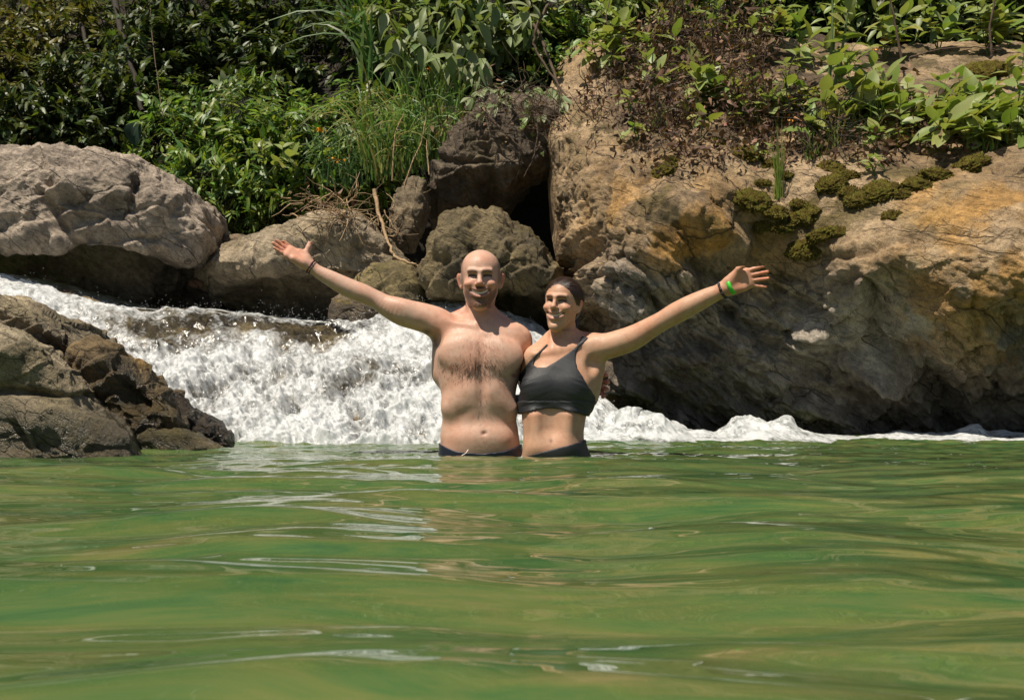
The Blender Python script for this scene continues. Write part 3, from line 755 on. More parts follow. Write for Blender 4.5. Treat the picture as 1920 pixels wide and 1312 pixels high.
class Field:
    def __init__(s, lo, hi, vs):
        s.lo = np.array(lo, float); s.vs = vs
        s.dim = np.ceil((np.array(hi) - s.lo) / vs).astype(int) + 1
        s.a = np.full(s.dim, 0.06, dtype=np.float32)
        s.ax = [(s.lo[i] + vs * np.arange(s.dim[i])).astype(np.float32) for i in range(3)]
    def win(s, lo, hi, m):
        sl = []
        for i in range(3):
            a = int(max(0, math.floor((lo[i] - m - s.lo[i]) / s.vs))); b = int(min(s.dim[i], math.ceil((hi[i] + m - s.lo[i]) / s.vs) + 1))
            if b <= a: return None, None
            sl.append(slice(a, b))
        return tuple(sl), (s.ax[0][sl[0]][:, None, None], s.ax[1][sl[1]][None, :, None], s.ax[2][sl[2]][None, None, :])
    def put(s, sl, d, k, op):
        c = s.a[sl]
        if op == 'sub': d = -d
        if k <= 0:
            r = np.minimum(c, d) if op == 'add' else np.maximum(c, d)
        elif op == 'add':
            h = np.maximum(k - np.abs(c - d), 0) / k; r = np.minimum(c, d) - h * h * k * 0.25
        else:
            h = np.maximum(k - np.abs(c - d), 0) / k; r = np.maximum(c, d) + h * h * k * 0.25
        s.a[sl] = r
    def cone(s, a, b, ra, rb, k=0.02, op='add', M4=None, flat=None):
        if M4 is not None: a, b = M4(a), M4(b)
        a = np.asarray(a, np.float32); b = np.asarray(b, np.float32); r = max(ra, rb)
        sl, X = s.win(np.minimum(a, b) - r, np.maximum(a, b) + r, 0.05 if op == 'add' else k + 0.004)
        if sl is None: return
        ba = b - a; L = float(ba @ ba) + 1e-9
        q = [X[i] - a[i] for i in range(3)]
        h = np.clip((q[0] * ba[0] + q[1] * ba[1] + q[2] * ba[2]) / L, 0, 1)
        e = [q[i] - ba[i] * h for i in range(3)]
        d2 = e[0] ** 2 + e[1] ** 2 + e[2] ** 2
        if flat is not None:                                     # (unit axis, factor): thinner along that axis
            n, fct = flat; n = np.asarray(n, np.float32)
            t = e[0] * n[0] + e[1] * n[1] + e[2] * n[2]
            d2 = d2 + t * t * (1.0 / fct ** 2 - 1)
        s.put(sl, np.sqrt(d2) - (ra + (rb - ra) * h), k, op)
    def chain(s, pts, k=0.015, op='add', M4=None, flat=None, sub=4):
        c = np.array([M4(p) if M4 is not None else p for p, r in pts], float); r = np.array([r for p, r in pts], float)
        if len(c) > 2 and sub > 1:                               # Catmull-Rom through the joints, so limbs taper without beads
            q = np.column_stack([c, r]); e = np.vstack([2 * q[0] - q[1], q, 2 * q[-1] - q[-2]]); o = []
            for i in range(len(q) - 1):
                a, b, d, g = e[i], e[i + 1], e[i + 2], e[i + 3]
                for t in np.linspace(0, 1, sub, endpoint=False):
                    o.append(0.5 * (2 * b + (d - a) * t + (2 * a - 5 * b + 4 * d - g) * t * t + (3 * b - a - 3 * d + g) * t ** 3))
            o.append(q[-1]); q = np.array(o); c, r = q[:, :3], q[:, 3]
        m = r.max()
        sl, X = s.win(c.min(0) - m, c.max(0) + m, 0.05 if op == 'add' else k + 0.004)
        if sl is None: return
        keep = s.a[sl].copy(); s.a[sl] = 0.06
        for i in range(len(c) - 1): s.cone(c[i], c[i + 1], r[i], r[i + 1], 0.0, 'add', None, flat)
        d = s.a[sl].copy(); s.a[sl] = keep
        s.put(sl, d, k, op)
    def ell(s, c, r, k=0.02, op='add', M4=None, R=None):
        c = np.asarray(c, float); r = np.asarray(r, np.float32)
        R = np.eye(3) if R is None else np.asarray(R)
        if M4 is not None:
            R = M4.R @ R; r = (r * M4.s).astype(np.float32); c = M4(c)
        R = R.astype(np.float32); m = float(r.max())
        sl, X = s.win(c - m, c + m, 0.05 if op == 'add' else k + 0.004)
        if sl is None: return
        q = [X[i] - np.float32(c[i]) for i in range(3)]
        l = [q[0] * R[0, j] + q[1] * R[1, j] + q[2] * R[2, j] for j in range(3)]
        k0 = np.sqrt((l[0] / r[0]) ** 2 + (l[1] / r[1]) ** 2 + (l[2] / r[2]) ** 2)
        k1 = np.sqrt((l[0] / r[0] ** 2) ** 2 + (l[1] / r[1] ** 2) ** 2 + (l[2] / r[2] ** 2) ** 2) + 1e-6
        s.put(sl, k0 * (k0 - 1) / k1, k, op)
    def loft(s, z, xc, yc, a, b, k=0.02, e=2.3):
        """stack of super-elliptic sections, arrays given bottom to top"""
        z = np.asarray(z, float); o = np.argsort(z); z = z[o]
        zz = s.ax[2]; msk = np.where((zz >= z[0] - 0.05) & (zz <= z[-1] + 0.05))[0]
        g = lambda arr: np.interp(zz[msk], z, np.asarray(arr, float)[o])
        ker = np.hanning(13); ker /= ker.sum()
        sm = lambda v: np.convolve(np.pad(v, 6, 'edge'), ker, 'valid')
        XC, YC, A, B = (sm(g(t)).astype(np.float32) for t in (xc, yc, a, b))
        lo = [(XC - A).min() - 0.05, (YC - B).min() - 0.05]; hi = [(XC + A).max() + 0.05, (YC + B).max() + 0.05]
        sl, X = s.win([lo[0], lo[1], zz[msk[0]]], [hi[0], hi[1], zz[msk[-1]]], 0)
        zs = slice(int(msk[0]), int(msk[-1]) + 1); sl = (sl[0], sl[1], zs)
        u = np.abs(X[0] - XC[None, None]) / A[None, None]; w = np.abs(X[1] - YC[None, None]) / B[None, None]
        d = ((u ** e + w ** e) ** (1 / e) - 1) * np.minimum(A, B)[None, None]
        Z = zz[zs][None, None, :]
        d = np.maximum(d, np.maximum(z[0] - Z, Z - z[-1]))
        s.put(sl, d.astype(np.float32), k, 'add')
    def mesh(s, arr=None):
        g = vdb.FloatGrid(0.06)
        g.copyFromArray(np.ascontiguousarray(s.a if arr is None else arr), tolerance=0.0)
        p, q = g.convertToQuads(0.0)
        v = p.astype(float) * s.vs + s.lo; q = q.astype(np.int32)
        w = v - v.mean(0); vol = (np.cross(w[q[:, 0]], w[q[:, 1]]) * w[q[:, 2]]).sum() + (np.cross(w[q[:, 0]], w[q[:, 2]]) * w[q[:, 3]]).sum()
        return v, (q if vol > 0 else q[:, ::-1])

class Frame:
    def __init__(s, o, R, sc=1.0): s.o = np.asarray(o, float); s.R = np.asarray(R, float); s.s = sc
    def __call__(s, p): return s.o + s.R @ (np.asarray(p, float) * s.s)
    def inv(s, v): return ((v - s.o) @ s.R) / s.s

def rot(yaw=0, pitch=0, roll=0):
    """yaw about up, pitch about right, roll about the view axis (degrees)"""
    return np.array(Matrix.Rotation(math.radians(roll), 3, 'Y') @ Matrix.Rotation(math.radians(yaw), 3, 'Z') @ Matrix.Rotation(math.radians(pitch), 3, 'X'))

def head(fd, H, female=False):
    A = lambda *a, **k: fd.ell(*a, M4=H, **k); S = H.s
    A((0, 0.012, 0.034), (0.0785, 0.1, 0.080), k=0.02)
    A((0, -0.014, -0.026), (0.066 if not female else 0.064, 0.078, 0.074), k=0.025)
    C = lambda a, b, ra, rb, k=0.012, op='add': fd.cone(a, b, ra * S, rb * S, k * S, op, H)
    for sx in (-1, 1):
        C((sx * (0.043 if female else 0.047), 0.0, -0.056), (sx * (0.010 if female else 0.013), -0.070, -0.108), 0.013, 0.014, 0.030)
    A((0, -0.075, -0.111), (0.018, 0.017, 0.014), k=0.02)
    A((0, -0.052, -0.085), (0.036, 0.036, 0.030), k=0.025)
    for sx in (-1, 1):
        C((sx * 0.042, -0.078, 0.0265), (sx * 0.010, -0.0945, 0.0235), 0.0080, 0.0080, 0.014)
        A((sx * 0.030, -0.1010, 0.005), (0.021, 0.024, 0.0125), k=0.010, op='sub')
        A((sx * 0.030, -0.0680, 0.004), (0.0150, 0.0120, 0.0115), k=0.004)
        A((sx * 0.042, -0.066, -0.026), (0.021, 0.024, 0.017), k=0.018)
        C((sx * 0.019, -0.104, -0.034), (sx * 0.040, -0.086, -0.062), 0.0016 if female else 0.003, 0.0016 if female else 0.003, 0.010, 'sub')
    C((0, -0.088, 0.018), (0, -0.113, -0.022), 0.0075, 0.0100, 0.012)
    A((0, -0.113, -0.024), (0.0115, 0.0115, 0.0105), k=0.008)
    for sx in (-1, 1):
        A((sx * 0.0120, -0.099, -0.028), (0.0075, 0.0100, 0.0075), k=0.006)
        A((sx * 0.007, -0.107, -0.0365), (0.0035, 0.005, 0.003), k=0.003, op='sub')
    A((0, -0.070, -0.060), (0.041, 0.029, 0.026), k=0.016)
    # open smiling mouth between two lips
    mz = -0.059
    fd.chain([((-0.040, -0.070, mz + 0.017), 0.003 * S), ((-0.021, -0.0915, mz + 0.0130), 0.0042 * S), ((0, -0.0985, mz + 0.0105), 0.0044 * S), ((0.021, -0.0915, mz + 0.0130), 0.0042 * S), ((0.040, -0.070, mz + 0.017), 0.003 * S)], 0.004, 'add', H)
    fd.chain([((-0.036, -0.073, mz + 0.006), 0.003 * S), ((-0.019, -0.0915, mz - 0.0115), 0.0052 * S), ((0, -0.0985, mz - 0.0180), 0.0058 * S), ((0.019, -0.0915, mz - 0.0115), 0.0052 * S), ((0.036, -0.073, mz + 0.006), 0.003 * S)], 0.004, 'add', H)
    fd.chain([((-0.040, -0.076, mz + 0.0135), 0.0042 * S), ((-0.022, -0.096, mz + 0.0015), 0.0076 * S), ((0, -0.104, mz - 0.0030), 0.0092 * S), ((0.022, -0.096, mz + 0.0015), 0.0076 * S), ((0.040, -0.076, mz + 0.0135), 0.0042 * S)], 0.002, 'sub', H)
    A((0, -0.101, -0.090), (0.02, 0.008, 0.006), k=0.010, op='sub')
    for sx in (-1, 1):
        Re = rot(sx * -28, 0, sx * 8)
        ex = 0.007 if female else 0.0
        A((sx * (0.083 - ex), 0.012, -0.010), (0.0065, 0.018, 0.030), k=0.010, R=Re)
        A((sx * (0.088 - ex), 0.018, 0.004), (0.005, 0.016, 0.017), k=0.006, R=Re)
        A((sx * (0.090 - ex), 0.004, -0.008), (0.006, 0.008, 0.016), k=0.004, op='sub', R=Re)
        A((sx * (0.078 - ex), 0.004, -0.034), (0.005, 0.007, 0.008), k=0.006)

def head_colour(col, v, H, female, skin):
    p = H.inv(v); x, y, z = p[:, 0], p[:, 1], p[:, 2]
    ins = (np.abs(x) < 0.115) & (np.abs(y) < 0.135) & (z < 0.13) & (z > -0.135)
    ax = np.abs(x); fr = sstep(-0.02, -0.06, y)
    def put(c, m):
        nonlocal col
        col = mixc(col, c, np.clip(m, 0, 1) * ins)
    red = np.array(skin) * np.array([1.0, 0.72, 0.66])
    put(red, 0.55 * np.exp(-((ax - 0.042) / 0.022) ** 2 - ((z + 0.024) / 0.018) ** 2) * fr)
    put(red, 0.75 * np.exp(-(x / 0.014) ** 2 - ((z + 0.026) / 0.014) ** 2) * fr)
    put(np.array(skin) * np.array([1.0, 0.55, 0.45]), 0.7 * sstep(0.079, 0.088, ax) * sstep(0.06, 0.03, z))
    n = fbm(p * 240, 2, 301)
    if not female:
        # short ginger-brown beard
        b = np.clip(sstep(-0.030, -0.060, z - 0.35 * np.maximum(0, ax - 0.045)) * sstep(0.035, -0.01, y), 0, 1)
        b *= 1 - 0.9 * np.exp(-((ax) / 0.030) ** 2 - ((z + 0.050) / 0.0105) ** 2) * 0.55
        cheek = np.exp(-((ax - 0.036) / 0.017) ** 2 - ((z + 0.042) / 0.017) ** 2)
        b *= 1 - 0.85 * cheek
        mous = 1.15 * np.exp(-(ax / 0.036) ** 4 - ((z + 0.0415 + 0.02 * ax) / 0.0065) ** 2)
        put((0.105, 0.047, 0.025), (0.85 + 0.3 * n) * np.maximum(b, mous) * sstep(0.0, -0.03, y + 0.5 * np.maximum(0, ax - 0.05)) * (1 - sstep(-0.112, -0.122, z)))
        # shaved stubble round the sides
        st = sstep(0.055, 0.075, ax + 0.5 * np.maximum(0, y)) * sstep(-0.035, -0.01, z) * sstep(-0.05, -0.02, y) * sstep(0.098, 0.07, z)
        put((0.16, 0.11, 0.09), (0.65 + 0.2 * n) * st * (1 - sstep(0.083, 0.088, ax)))
    else:
        put(np.array(skin) * 0.92, 0.2 * fr)
    # brows and lashes, broadened so their dark carries the shade under the brow; lips
    bz = 0.0205 + 0.004 * np.sin(np.clip((ax - 0.010) / 0.036, 0, 1) * math.pi) - 0.10 * np.maximum(ax - 0.036, 0)
    put((0.075, 0.04, 0.024), (0.85 if female else 0.78) * np.exp(-((z - bz) / 0.0078) ** 2) * sstep(0.007, 0.013, ax) * sstep(0.052, 0.043, ax) * fr)
    ez = 0.0065 + 0.0035 * np.cos((ax - 0.030) / 0.015 * 1.3) - 0.002
    put((0.018, 0.011, 0.009), 1.0 * np.exp(-((z - ez) / 0.0052) ** 4) * sstep(0.0195, 0.0155, np.abs(ax - 0.030)) * fr)
    mz = -0.0625 + 9.5 * np.minimum(ax, 0.042) ** 2
    lip = np.array((0.42, 0.17, 0.14)) if female else np.array((0.40, 0.185, 0.145))
    put(lip, 0.9 * np.exp(-((z - mz + 0.0115) / 0.0050) ** 2) * sstep(0.038, 0.030, ax) * sstep(-0.066, -0.074, y))
    put(lip, 0.8 * np.exp(-((z - mz - 0.0100) / 0.0035) ** 2) * sstep(0.042, 0.034, ax) * sstep(-0.066, -0.074, y))
    put((0.12, 0.04, 0.032), 0.5 * np.exp(-((z - mz + 0.0005) / 0.0062) ** 4) * sstep(0.044, 0.038, ax) * sstep(-0.098, -0.095, y + 9 * x * x * -1) * fr)
    return col

def hand(fd, W, xd, nd, scale=1.0, thumb=1.0, curl=(0.25, 0.25, 0.3, 0.35), spread=0.10, thumb_dir=(0.55, 0.75, 0.35), palm=0.085, foldback=None):
    """W wrist, xd finger direction, nd palm normal; thumb leaves the palm's side. Five separate fingers."""
    x = np.asarray(xd, float); x /= np.linalg.norm(x); n = np.asarray(nd, float); n -= x * (n @ x); n /= np.linalg.norm(n)
    s = np.cross(x, n) * thumb
    Q = lambda a, b, c: np.asarray(W) + scale * (x * a + s * b + n * c)
    r = scale
    fd.chain([(Q(-0.012, 0, 0), 0.0235 * r), (Q(0.018, 0, 0), 0.025 * r)], 0.02, flat=(n, 0.72))
    for b, rr in ((0.028, 0.0155), (0.010, 0.0165), (-0.009, 0.016), (-0.026, 0.0145)):
        fd.cone(Q(0.008, b * 0.62, 0.002), Q(palm, b, 0.0), 0.0165 * r, rr * r * 0.92, 0.016, flat=(n, 0.82))
    fd.cone(Q(0.018, 0.020, 0.008), Q(0.05, 0.030, 0.008), 0.0165 * r, 0.013 * r, 0.016)          # ball of the thumb
    fd.cone(Q(0.018, -0.020, 0.007), Q(0.055, -0.027, 0.006), 0.013 * r, 0.011 * r, 0.014)
    tips = []
    for i, (b, L, rr) in enumerate(((0.029, 0.070, 0.0088), (0.0105, 0.078, 0.0092), (-0.009, 0.073, 0.0088), (-0.0265, 0.058, 0.0078))):
        sp = spread * (1.5 - i) if not isinstance(spread, (list, tuple)) else spread[i]
        p = np.array([palm - 0.004, b, 0.0]); d = np.array([math.cos(sp), math.sin(sp), 0.0]); ang = curl[i] * 0.6
        for j, fr in enumerate((0.45, 0.30, 0.25)):
            dd = np.array([d[0] * math.cos(ang), d[1] * math.cos(ang), math.sin(ang)])
            q = p + dd * L * fr
            fd.cone(Q(*p), Q(*q), rr * r * (1 - 0.09 * j), rr * r * (0.94 - 0.10 * j), 0.0035)
            p = q; ang += curl[i]
        tips.append(Q(*p))
    td = np.array(thumb_dir, float); td /= np.linalg.norm(td)
    p = np.array([0.030, 0.030, 0.008])
    for j, (L, rr) in enumerate(((0.036, 0.0125), (0.028, 0.0108), (0.022, 0.0098))):
        q = p + td * L
        fd.cone(Q(*p), Q(*q), rr * r, rr * r * 0.9, 0.006 if j else 0.012)
        p = q; td = td + np.array([0.22, -0.06, 0.0]) * 0.6; td /= np.linalg.norm(td)
    tips.append(Q(*p))
    return tips

def poly_sdf(poly, gx, gz):
    """signed distance of a polygon on a 2-D grid (negative inside)"""
    X, Z = np.meshgrid(gx, gz, indexing='ij'); p = np.array(poly, float); n = len(p)
    d = np.full(X.shape, 1e9); ins = np.zeros(X.shape, bool)
    for i in range(n):
        a, b = p[i], p[(i + 1) % n]; e = b - a
        t = np.clip(((X - a[0]) * e[0] + (Z - a[1]) * e[1]) / (e @ e), 0, 1)
        d = np.minimum(d, np.hypot(X - a[0] - e[0] * t, Z - a[1] - e[1] * t))
        c = (a[1] > Z) != (b[1] > Z)
        ins ^= c & (X < (b[0] - a[0]) * (Z - a[1]) / (b[1] - a[1] + 1e-12) + a[0])
    return np.where(ins, -d, d).astype(np.float32)

def mat_skin():
    t = NT("skin"); v = t.tc(); c = t.attr("Col")
    n = t.noise(34, 5, 0.65, v); n2 = t.noise(330, 3, 0.6, v); n3 = t.noise(11, 4, 0.6, v); n4 = t.noise(130, 3, 0.6, v)
    cc = t.mix(1.0, c.outputs["Color"], t.ramp(n, [(0.3, (0.88, 0.80, 0.77)), (0.52, (1, 1, 1)), (0.72, (1.06, 1.05, 1.04))]), 'MULTIPLY')
    cc = t.mix(1.0, cc, t.ramp(n3, [(0.32, (1.02, 0.88, 0.83)), (0.6, (1, 1, 1))]), 'MULTIPLY')
    cc = t.mix(1.0, cc, t.ramp(n4, [(0.30, (0.92, 0.86, 0.83)), (0.42, (1, 1, 1))]), 'MULTIPLY')
    b = t.bump(t.math('ADD', t.math('MULTIPLY', n, 0.7), t.math('ADD', t.math('MULTIPLY', n2, 0.5), t.math('MULTIPLY', n4, 0.4))), 0.22, 0.006)
    p = t.set(t.add("BsdfPrincipled"), Base_Color=cc, Roughness=t.ramp(n4, [(0.36, (0.38,) * 3), (0.56, (0.62,) * 3)]), Normal=b)
    p.inputs["Subsurface Weight"].default_value = 0.15
    p.inputs["Subsurface Radius"].default_value = (1.0, 0.35, 0.2); p.inputs["Subsurface Scale"].default_value = 0.008
    p.inputs["Specular IOR Level"].default_value = 0.42
    return t.done(p.outputs[0])
M['skin'] = mat_skin()
M['black_cloth'] = mat_flat("black_stretch_fabric", (0.017, 0.018, 0.021), 0.48, 0.5, (900, 0.002), 0.25, 300)
M['navy_cloth'] = mat_flat("wet_navy_fabric", (0.012, 0.015, 0.030), 0.35, 0.5, (500, 0.002), 0.3, 200)
M['teeth'] = mat_flat("teeth", (0.78, 0.62, 0.45), 0.4)
M['cord'] = mat_flat("drawstring", (0.75, 0.62, 0.52), 0.6)
def mat_hair():
    t = NT("wet_hair"); v = t.tc()
    mp = t.add("Mapping"); mp.inputs["Scale"].default_value = (60, 9, 9); t.l.new(v, mp.inputs[0])
    n = t.noise(14, 3, 0.6, mp.outputs[0])
    c = t.ramp(n, [(0.3, (0.016, 0.008, 0.005)), (0.7, (0.060, 0.030, 0.017))])
    p = t.set(t.add("BsdfPrincipled"), Base_Color=c, Roughness=0.30, Normal=t.bump(n, 0.5, 0.004))
    return t.done(p.outputs[0])
M['hair'] = mat_hair()
M['bead_red'] = mat_flat("dark_red_beads", (0.085, 0.012, 0.016), 0.35, 0.5, None, 0.6, 120)
M['bead_black'] = mat_flat("black_beads", (0.010, 0.011, 0.018), 0.3)
M['band_green'] = mat_flat("green_paper_band", (0.06, 0.55, 0.035), 0.45, 0.5, None, 0.15, 60)
M['band_white'] = mat_flat("white_band_label", (0.62, 0.68, 0.58), 0.4)
M['chest_hair'] = mat_flat("body_hair", (0.14, 0.08, 0.05), 0.5)

def tube(pts, rad, sides=6, closed=False):
    pts = np.asarray(pts, float); n = len(pts); rad = np.broadcast_to(rad, (n,))
    t = np.gradient(pts, axis=0) if not closed else np.roll(pts, -1, 0) - np.roll(pts, 1, 0)
    t /= np.linalg.norm(t, axis=1, keepdims=True) + 1e-12
    up = np.array([0.13, 0.31, 0.94]); u = np.cross(t, up); u /= np.linalg.norm(u, axis=1, keepdims=True) + 1e-9; w = np.cross(t, u)
    a = np.linspace(0, 2 * math.pi, sides, endpoint=False)
    v = pts[:, None] + rad[:, None, None] * (np.cos(a)[None, :, None] * u[:, None] + np.sin(a)[None, :, None] * w[:, None])
    f = []
    for i in range(n if closed else n - 1):
        for j in range(sides):
            k = (i + 1) % n
            f.append((i * sides + j, i * sides + (j + 1) % sides, k * sides + (j + 1) % sides, k * sides + j))
    return v.reshape(-1, 3), np.array(f)

def bracelet(name, c, axis, upref, ru, rw, parent, mat, beads=0, br=0.004, width=0.0, arc=None):
    ax = np.asarray(axis, float); ax /= np.linalg.norm(ax); u = np.asarray(upref, float); u -= ax * (u @ ax); u /= np.linalg.norm(u); w = np.cross(ax, u)
    if beads:
        V, Q = [], []; d, f = cube_sphere(5)
        for k in range(beads):
            a = 2 * math.pi * k / beads
            p = np.asarray(c) + u * ru * math.cos(a) + w * rw * math.sin(a)
            Q.append(f + sum(len(x) for x in V)); V.append(d * br * (1.0 + 0.18 * math.sin(k * 2.4)) + p)
        return mesh_obj(name, np.concatenate(V), np.concatenate(Q), mat, parent)
    a0, a1 = arc or (0, 2 * math.pi)
    n = 48; V = []
    for k in range(n + 1):
        a = a0 + (a1 - a0) * k / n
        rad = u * math.cos(a) * ru + w * math.sin(a) * rw; nr = rad / np.linalg.norm(rad)
        for s, th in ((-1, 0), (1, 0), (1, 0.0016), (-1, 0.0016)):
            V.append(np.asarray(c) + rad + ax * s * width / 2 + nr * th)
    Q = []
    for k in range(n):
        for j in range(4): Q.append((k * 4 + j, k * 4 + (j + 1) % 4, k * 4 + 4 + (j + 1) % 4, k * 4 + 4 + j))
    return mesh_obj(name, np.array(V), np.array(Q), mat, parent, smooth=False)

def teeth(H, parent, wd=0.032):
    V = []; n = 15
    for i in range(n):
        t = -1 + 2 * i / (n - 1); x = wd * t; y = -0.0955 + 0.0150 * t * t; zc = -0.0600 + 0.0100 * t * t
        g = 0.0005 if i % 2 else 0.0
        V += [H((x, y + g, zc + 0.0070)), H((x, y - 0.0004 + g, zc - 0.0070 - 0.0004 * (i % 2)))]
    f = np.array([(2 * i, 2 * i + 1, 2 * i + 3, 2 * i + 2) for i in range(n - 1)])
    return mesh_obj("teeth", np.array(V), f, M['teeth'], parent)

def sections(rows, Y):
    r = np.array(rows, float)
    z = CH + (HZ - r[:, 0]) / F * Y; xl = (r[:, 1] - 960) / F * Y; xr = (r[:, 2] - 960) / F * Y
    return z, (xl + xr) / 2, Y + (r[:, 3] + r[:, 4]) / 2, (xr - xl) / 2, (r[:, 4] - r[:, 3]) / 2

def px_poly(poly, Y): return [((x - 960) / F * Y, CH + (HZ - y) / F * Y) for x, y in poly]

# ================================================================== the man
def build_man():
    Y = 4.0; m = lambda px, py, dy=0.0: P(px, py, Y + dy)
    SK = np.array((0.57, 0.365, 0.272))
    fd = Field((-1.02, 3.70, -1.02), (0.44, 4.34, 0.84), 0.0034)
    fd.loft(*sections([(560, 877, 923, -.045, .06), (588, 874, 928, -.05, .065), (602, 858, 946, -.055, .075), (612, 838, 968, -.065, .085), (624, 826, 984, -.078, .095), (645, 820, 984, -.098, .105),
                       (672, 818, 980, -.115, .112), (700, 821, 975, -.118, .112), (730, 826, 968, -.116, .108), (758, 831, 965, -.115, .10), (778, 832, 965, -.106, .097), (796, 828, 970, -.102, .095), (818, 826, 973, -.112, .097),
                       (840, 827, 976, -.114, .105), (870, 824, 980, -.105, .115), (915, 822, 985, -.10, .125), (945, 830, 978, -.09, .11)], Y), k=0.02, e=2.35)
    fd.cone(m(900, 555, .02), m(900, 612, .035), 0.047, 0.054, 0.02)
    # trapezius, collar bones, neck cords
    fd.cone(m(880, 584, .05), m(838, 606, .05), 0.026, 0.032, 0.03); fd.cone(m(920, 586, .05), m(960, 618, .05), 0.026, 0.032, 0.03)
    fd.cone(m(896, 613, -.060), m(836, 604, -.035), 0.008, 0.008, 0.018); fd.cone(m(912, 614, -.060), m(968, 618, -.03), 0.008, 0.008, 0.018)
    fd.cone(m(878, 560, .01), m(897, 608, -.050), 0.012, 0.010, 0.015); fd.cone(m(923, 560, .01), m(908, 608, -.050), 0.012, 0.010, 0.015)
    fd.ell(m(903, 607, -.078), (.012, .014, .014), k=.02, op='sub')
    # chest, ribs, belly
    fd.ell(m(862, 660, -.080), (.078, .027, .058), k=.04); fd.ell(m(944, 668, -.080), (.074, .027, .058), k=.04)
    fd.cone(m(903, 640, -.132), m(904, 700, -.132), .010, .010, .03, 'sub')
    fd.cone(m(846, 764, -.058), m(880, 735, -.080), .022, .018, .06); fd.cone(m(954, 768, -.058), m(925, 735, -.080), .022, .018, .06)
    fd.cone(m(904, 715, -.128), m(904, 790, -.128), .006, .006, .03, 'sub')
    fd.cone(m(846, 792, -.114), m(880, 772, -.134), .007, .005, .03, 'sub'); fd.cone(m(958, 795, -.116), m(928, 775, -.136), .004, .003, .03, 'sub')
    fd.ell(m(904, 820, -.072), (.098, .043, .048), k=.04)
    fd.ell(m(908, 812, -.132), (.0105, .018, .0055), k=.012, op='sub')
    fd.cone(m(904, 640, .13), m(904, 850, .125), .014, .012, .03, 'sub')
    # raised arm with the palm up
    fd.ell(m(818, 603, .005), (.058, .05, .050), k=.03)
    fd.chain([(m(846, 622, .01), .062), (m(812, 602, .005), .060), (m(780, 592, -.005), .0570), (m(755, 586, -.012), .0535), (m(728, 575, -.016), .0435), (m(704, 561, -.02), .0365), (m(682, 551, -.025), .0380), (m(650, 538, -.03), .0375),
              (m(618, 521, -.04), .0310), (m(596, 509, -.045), .0250), (m(577, 496, -.048), .0225)], 0.02)
    fd.ell(m(752, 574, -.03), (.055, .030, .024), k=.025, R=rot(0, 0, -20).T)
    fd.cone(m(836, 640, .05), m(832, 700, .05), .045, .045, .05)                                   # latissimus
    fd.ell(m(815, 640, -.060), (.016, .03, .030), k=.03, op='sub')                               # armpit hollow
    hand(fd, m(577, 495, -.05), (-0.80, -0.16, 0.50), (0.34, -0.62, 0.70), 1.0, 1.0, curl=(0.16, 0.10, 0.06, 0.04), spread=(0.10, 0.03, -0.03, -0.08), thumb_dir=(0.10, 0.80, 0.60))
    # the other arm, round the woman's back
    fd.ell(m(962, 641, .015), (.074, .060, .074), k=.035)
    fd.chain([(m(964, 640, .02), .060), (m(982, 682, .06), .050), (m(1000, 735, .135), .043), (m(1040, 745, .185), .040), (m(1085, 735, .185), .033), (m(1108, 726, .155), .025)], .02)
    fd.chain([(m(1108, 726, .155), .026), (m(1118, 722, .12), .028)], .02)
    for (qy, tx, ty) in ((706, 1137, 702), (717, 1140, 716), (727, 1138, 729), (737, 1133, 742)):
        fd.chain([(m(1116, qy + 2, .125), .0105), (m(1128, qy, .085), .0098), (m(tx, ty, .05), .0085), (m(tx - 3, ty + 2, .03), .0075)], .006)
    # legs down to the bed
    for sx, hx, kx, ax_ in ((-1, 864, 850, 846), (1, 938, 950, 956)):
        fd.chain([(m(hx, 895, .01), .092), (m((hx + kx) / 2, 990, .0), .078), (m(kx, 1078, -.005), .055), (m(kx, 1130, .015), .056), (m(ax_, 1262, .02), .038)], .03)
        fd.cone(m(ax_, 1290, .03), m(ax_ + sx * 4, 1302, -.14), .036, .026, .03)
    H = Frame(m(901, 522, -.025), rot(0, 4, 0), 1.0)
    head(fd, H)
    v, f = fd.mesh()
    col = np.tile(SK, (len(v), 1)); px, py = PX(v); front = v[:, 1] < Y + 0.02
    col = mixc(col, SK * np.array([0.97, 0.90, 0.86]), sstep(-0.2, 0.4, fbm(v * 7, 3, 310)) * 0.5)
    # flushed neck and shoulders, reddened hands
    col = mixc(col, SK * np.array([1.0, 0.80, 0.74]), 0.6 * np.exp(-((px - 900) / 60) ** 2 - ((py - 592) / 26) ** 2))
    hd = sstep(580, 560, px); col = mixc(col, SK * np.array([1.03, 0.84, 0.76]), 0.75 * hd); col = mixc(col, SK * np.array([1.0, 0.68, 0.58]), 0.6 * sstep(545, 528, px))
    col = mixc(col, SK * np.array([0.95, 0.45, 0.36]), 0.8 * sstep(1118, 1126, px))
    for qx, qy in ((845, 690), (963, 704)):
        col = mixc(col, (0.30, 0.12, 0.095), 0.85 * np.exp(-(((px - qx) / 4.6) ** 2 + ((py - qy) / 4.2) ** 2) ** 1.5) * front)
    col = mixc(col, (0.16, 0.07, 0.05), 0.8 * np.exp(-((px - 907) / 5) ** 2 - ((py - 812) / 3) ** 2) * front)
    # chest and armpit hair shading on the skin
    q = np.stack([px / 2.6, py / 11 + 0.4 * np.sin(px / 9), 0 * px], 1); hn = np.clip(0.55 + 1.1 * fbm(q, 3, 312), 0, 1)
    reg = np.exp(-(((px - 897) / 44) ** 2 + ((py - 690) / 16) ** 2) ** 1.3) + 0.75 * np.exp(-(((px - 905) / 38) ** 2 + ((py - 648) / 30) ** 2)) + 0.35 * np.exp(-((px - 905) / 30) ** 2 - ((py - 836) / 8) ** 2) + 0.25 * np.exp(-((px - 904) / 9) ** 2 - ((py - 780) / 60) ** 2)
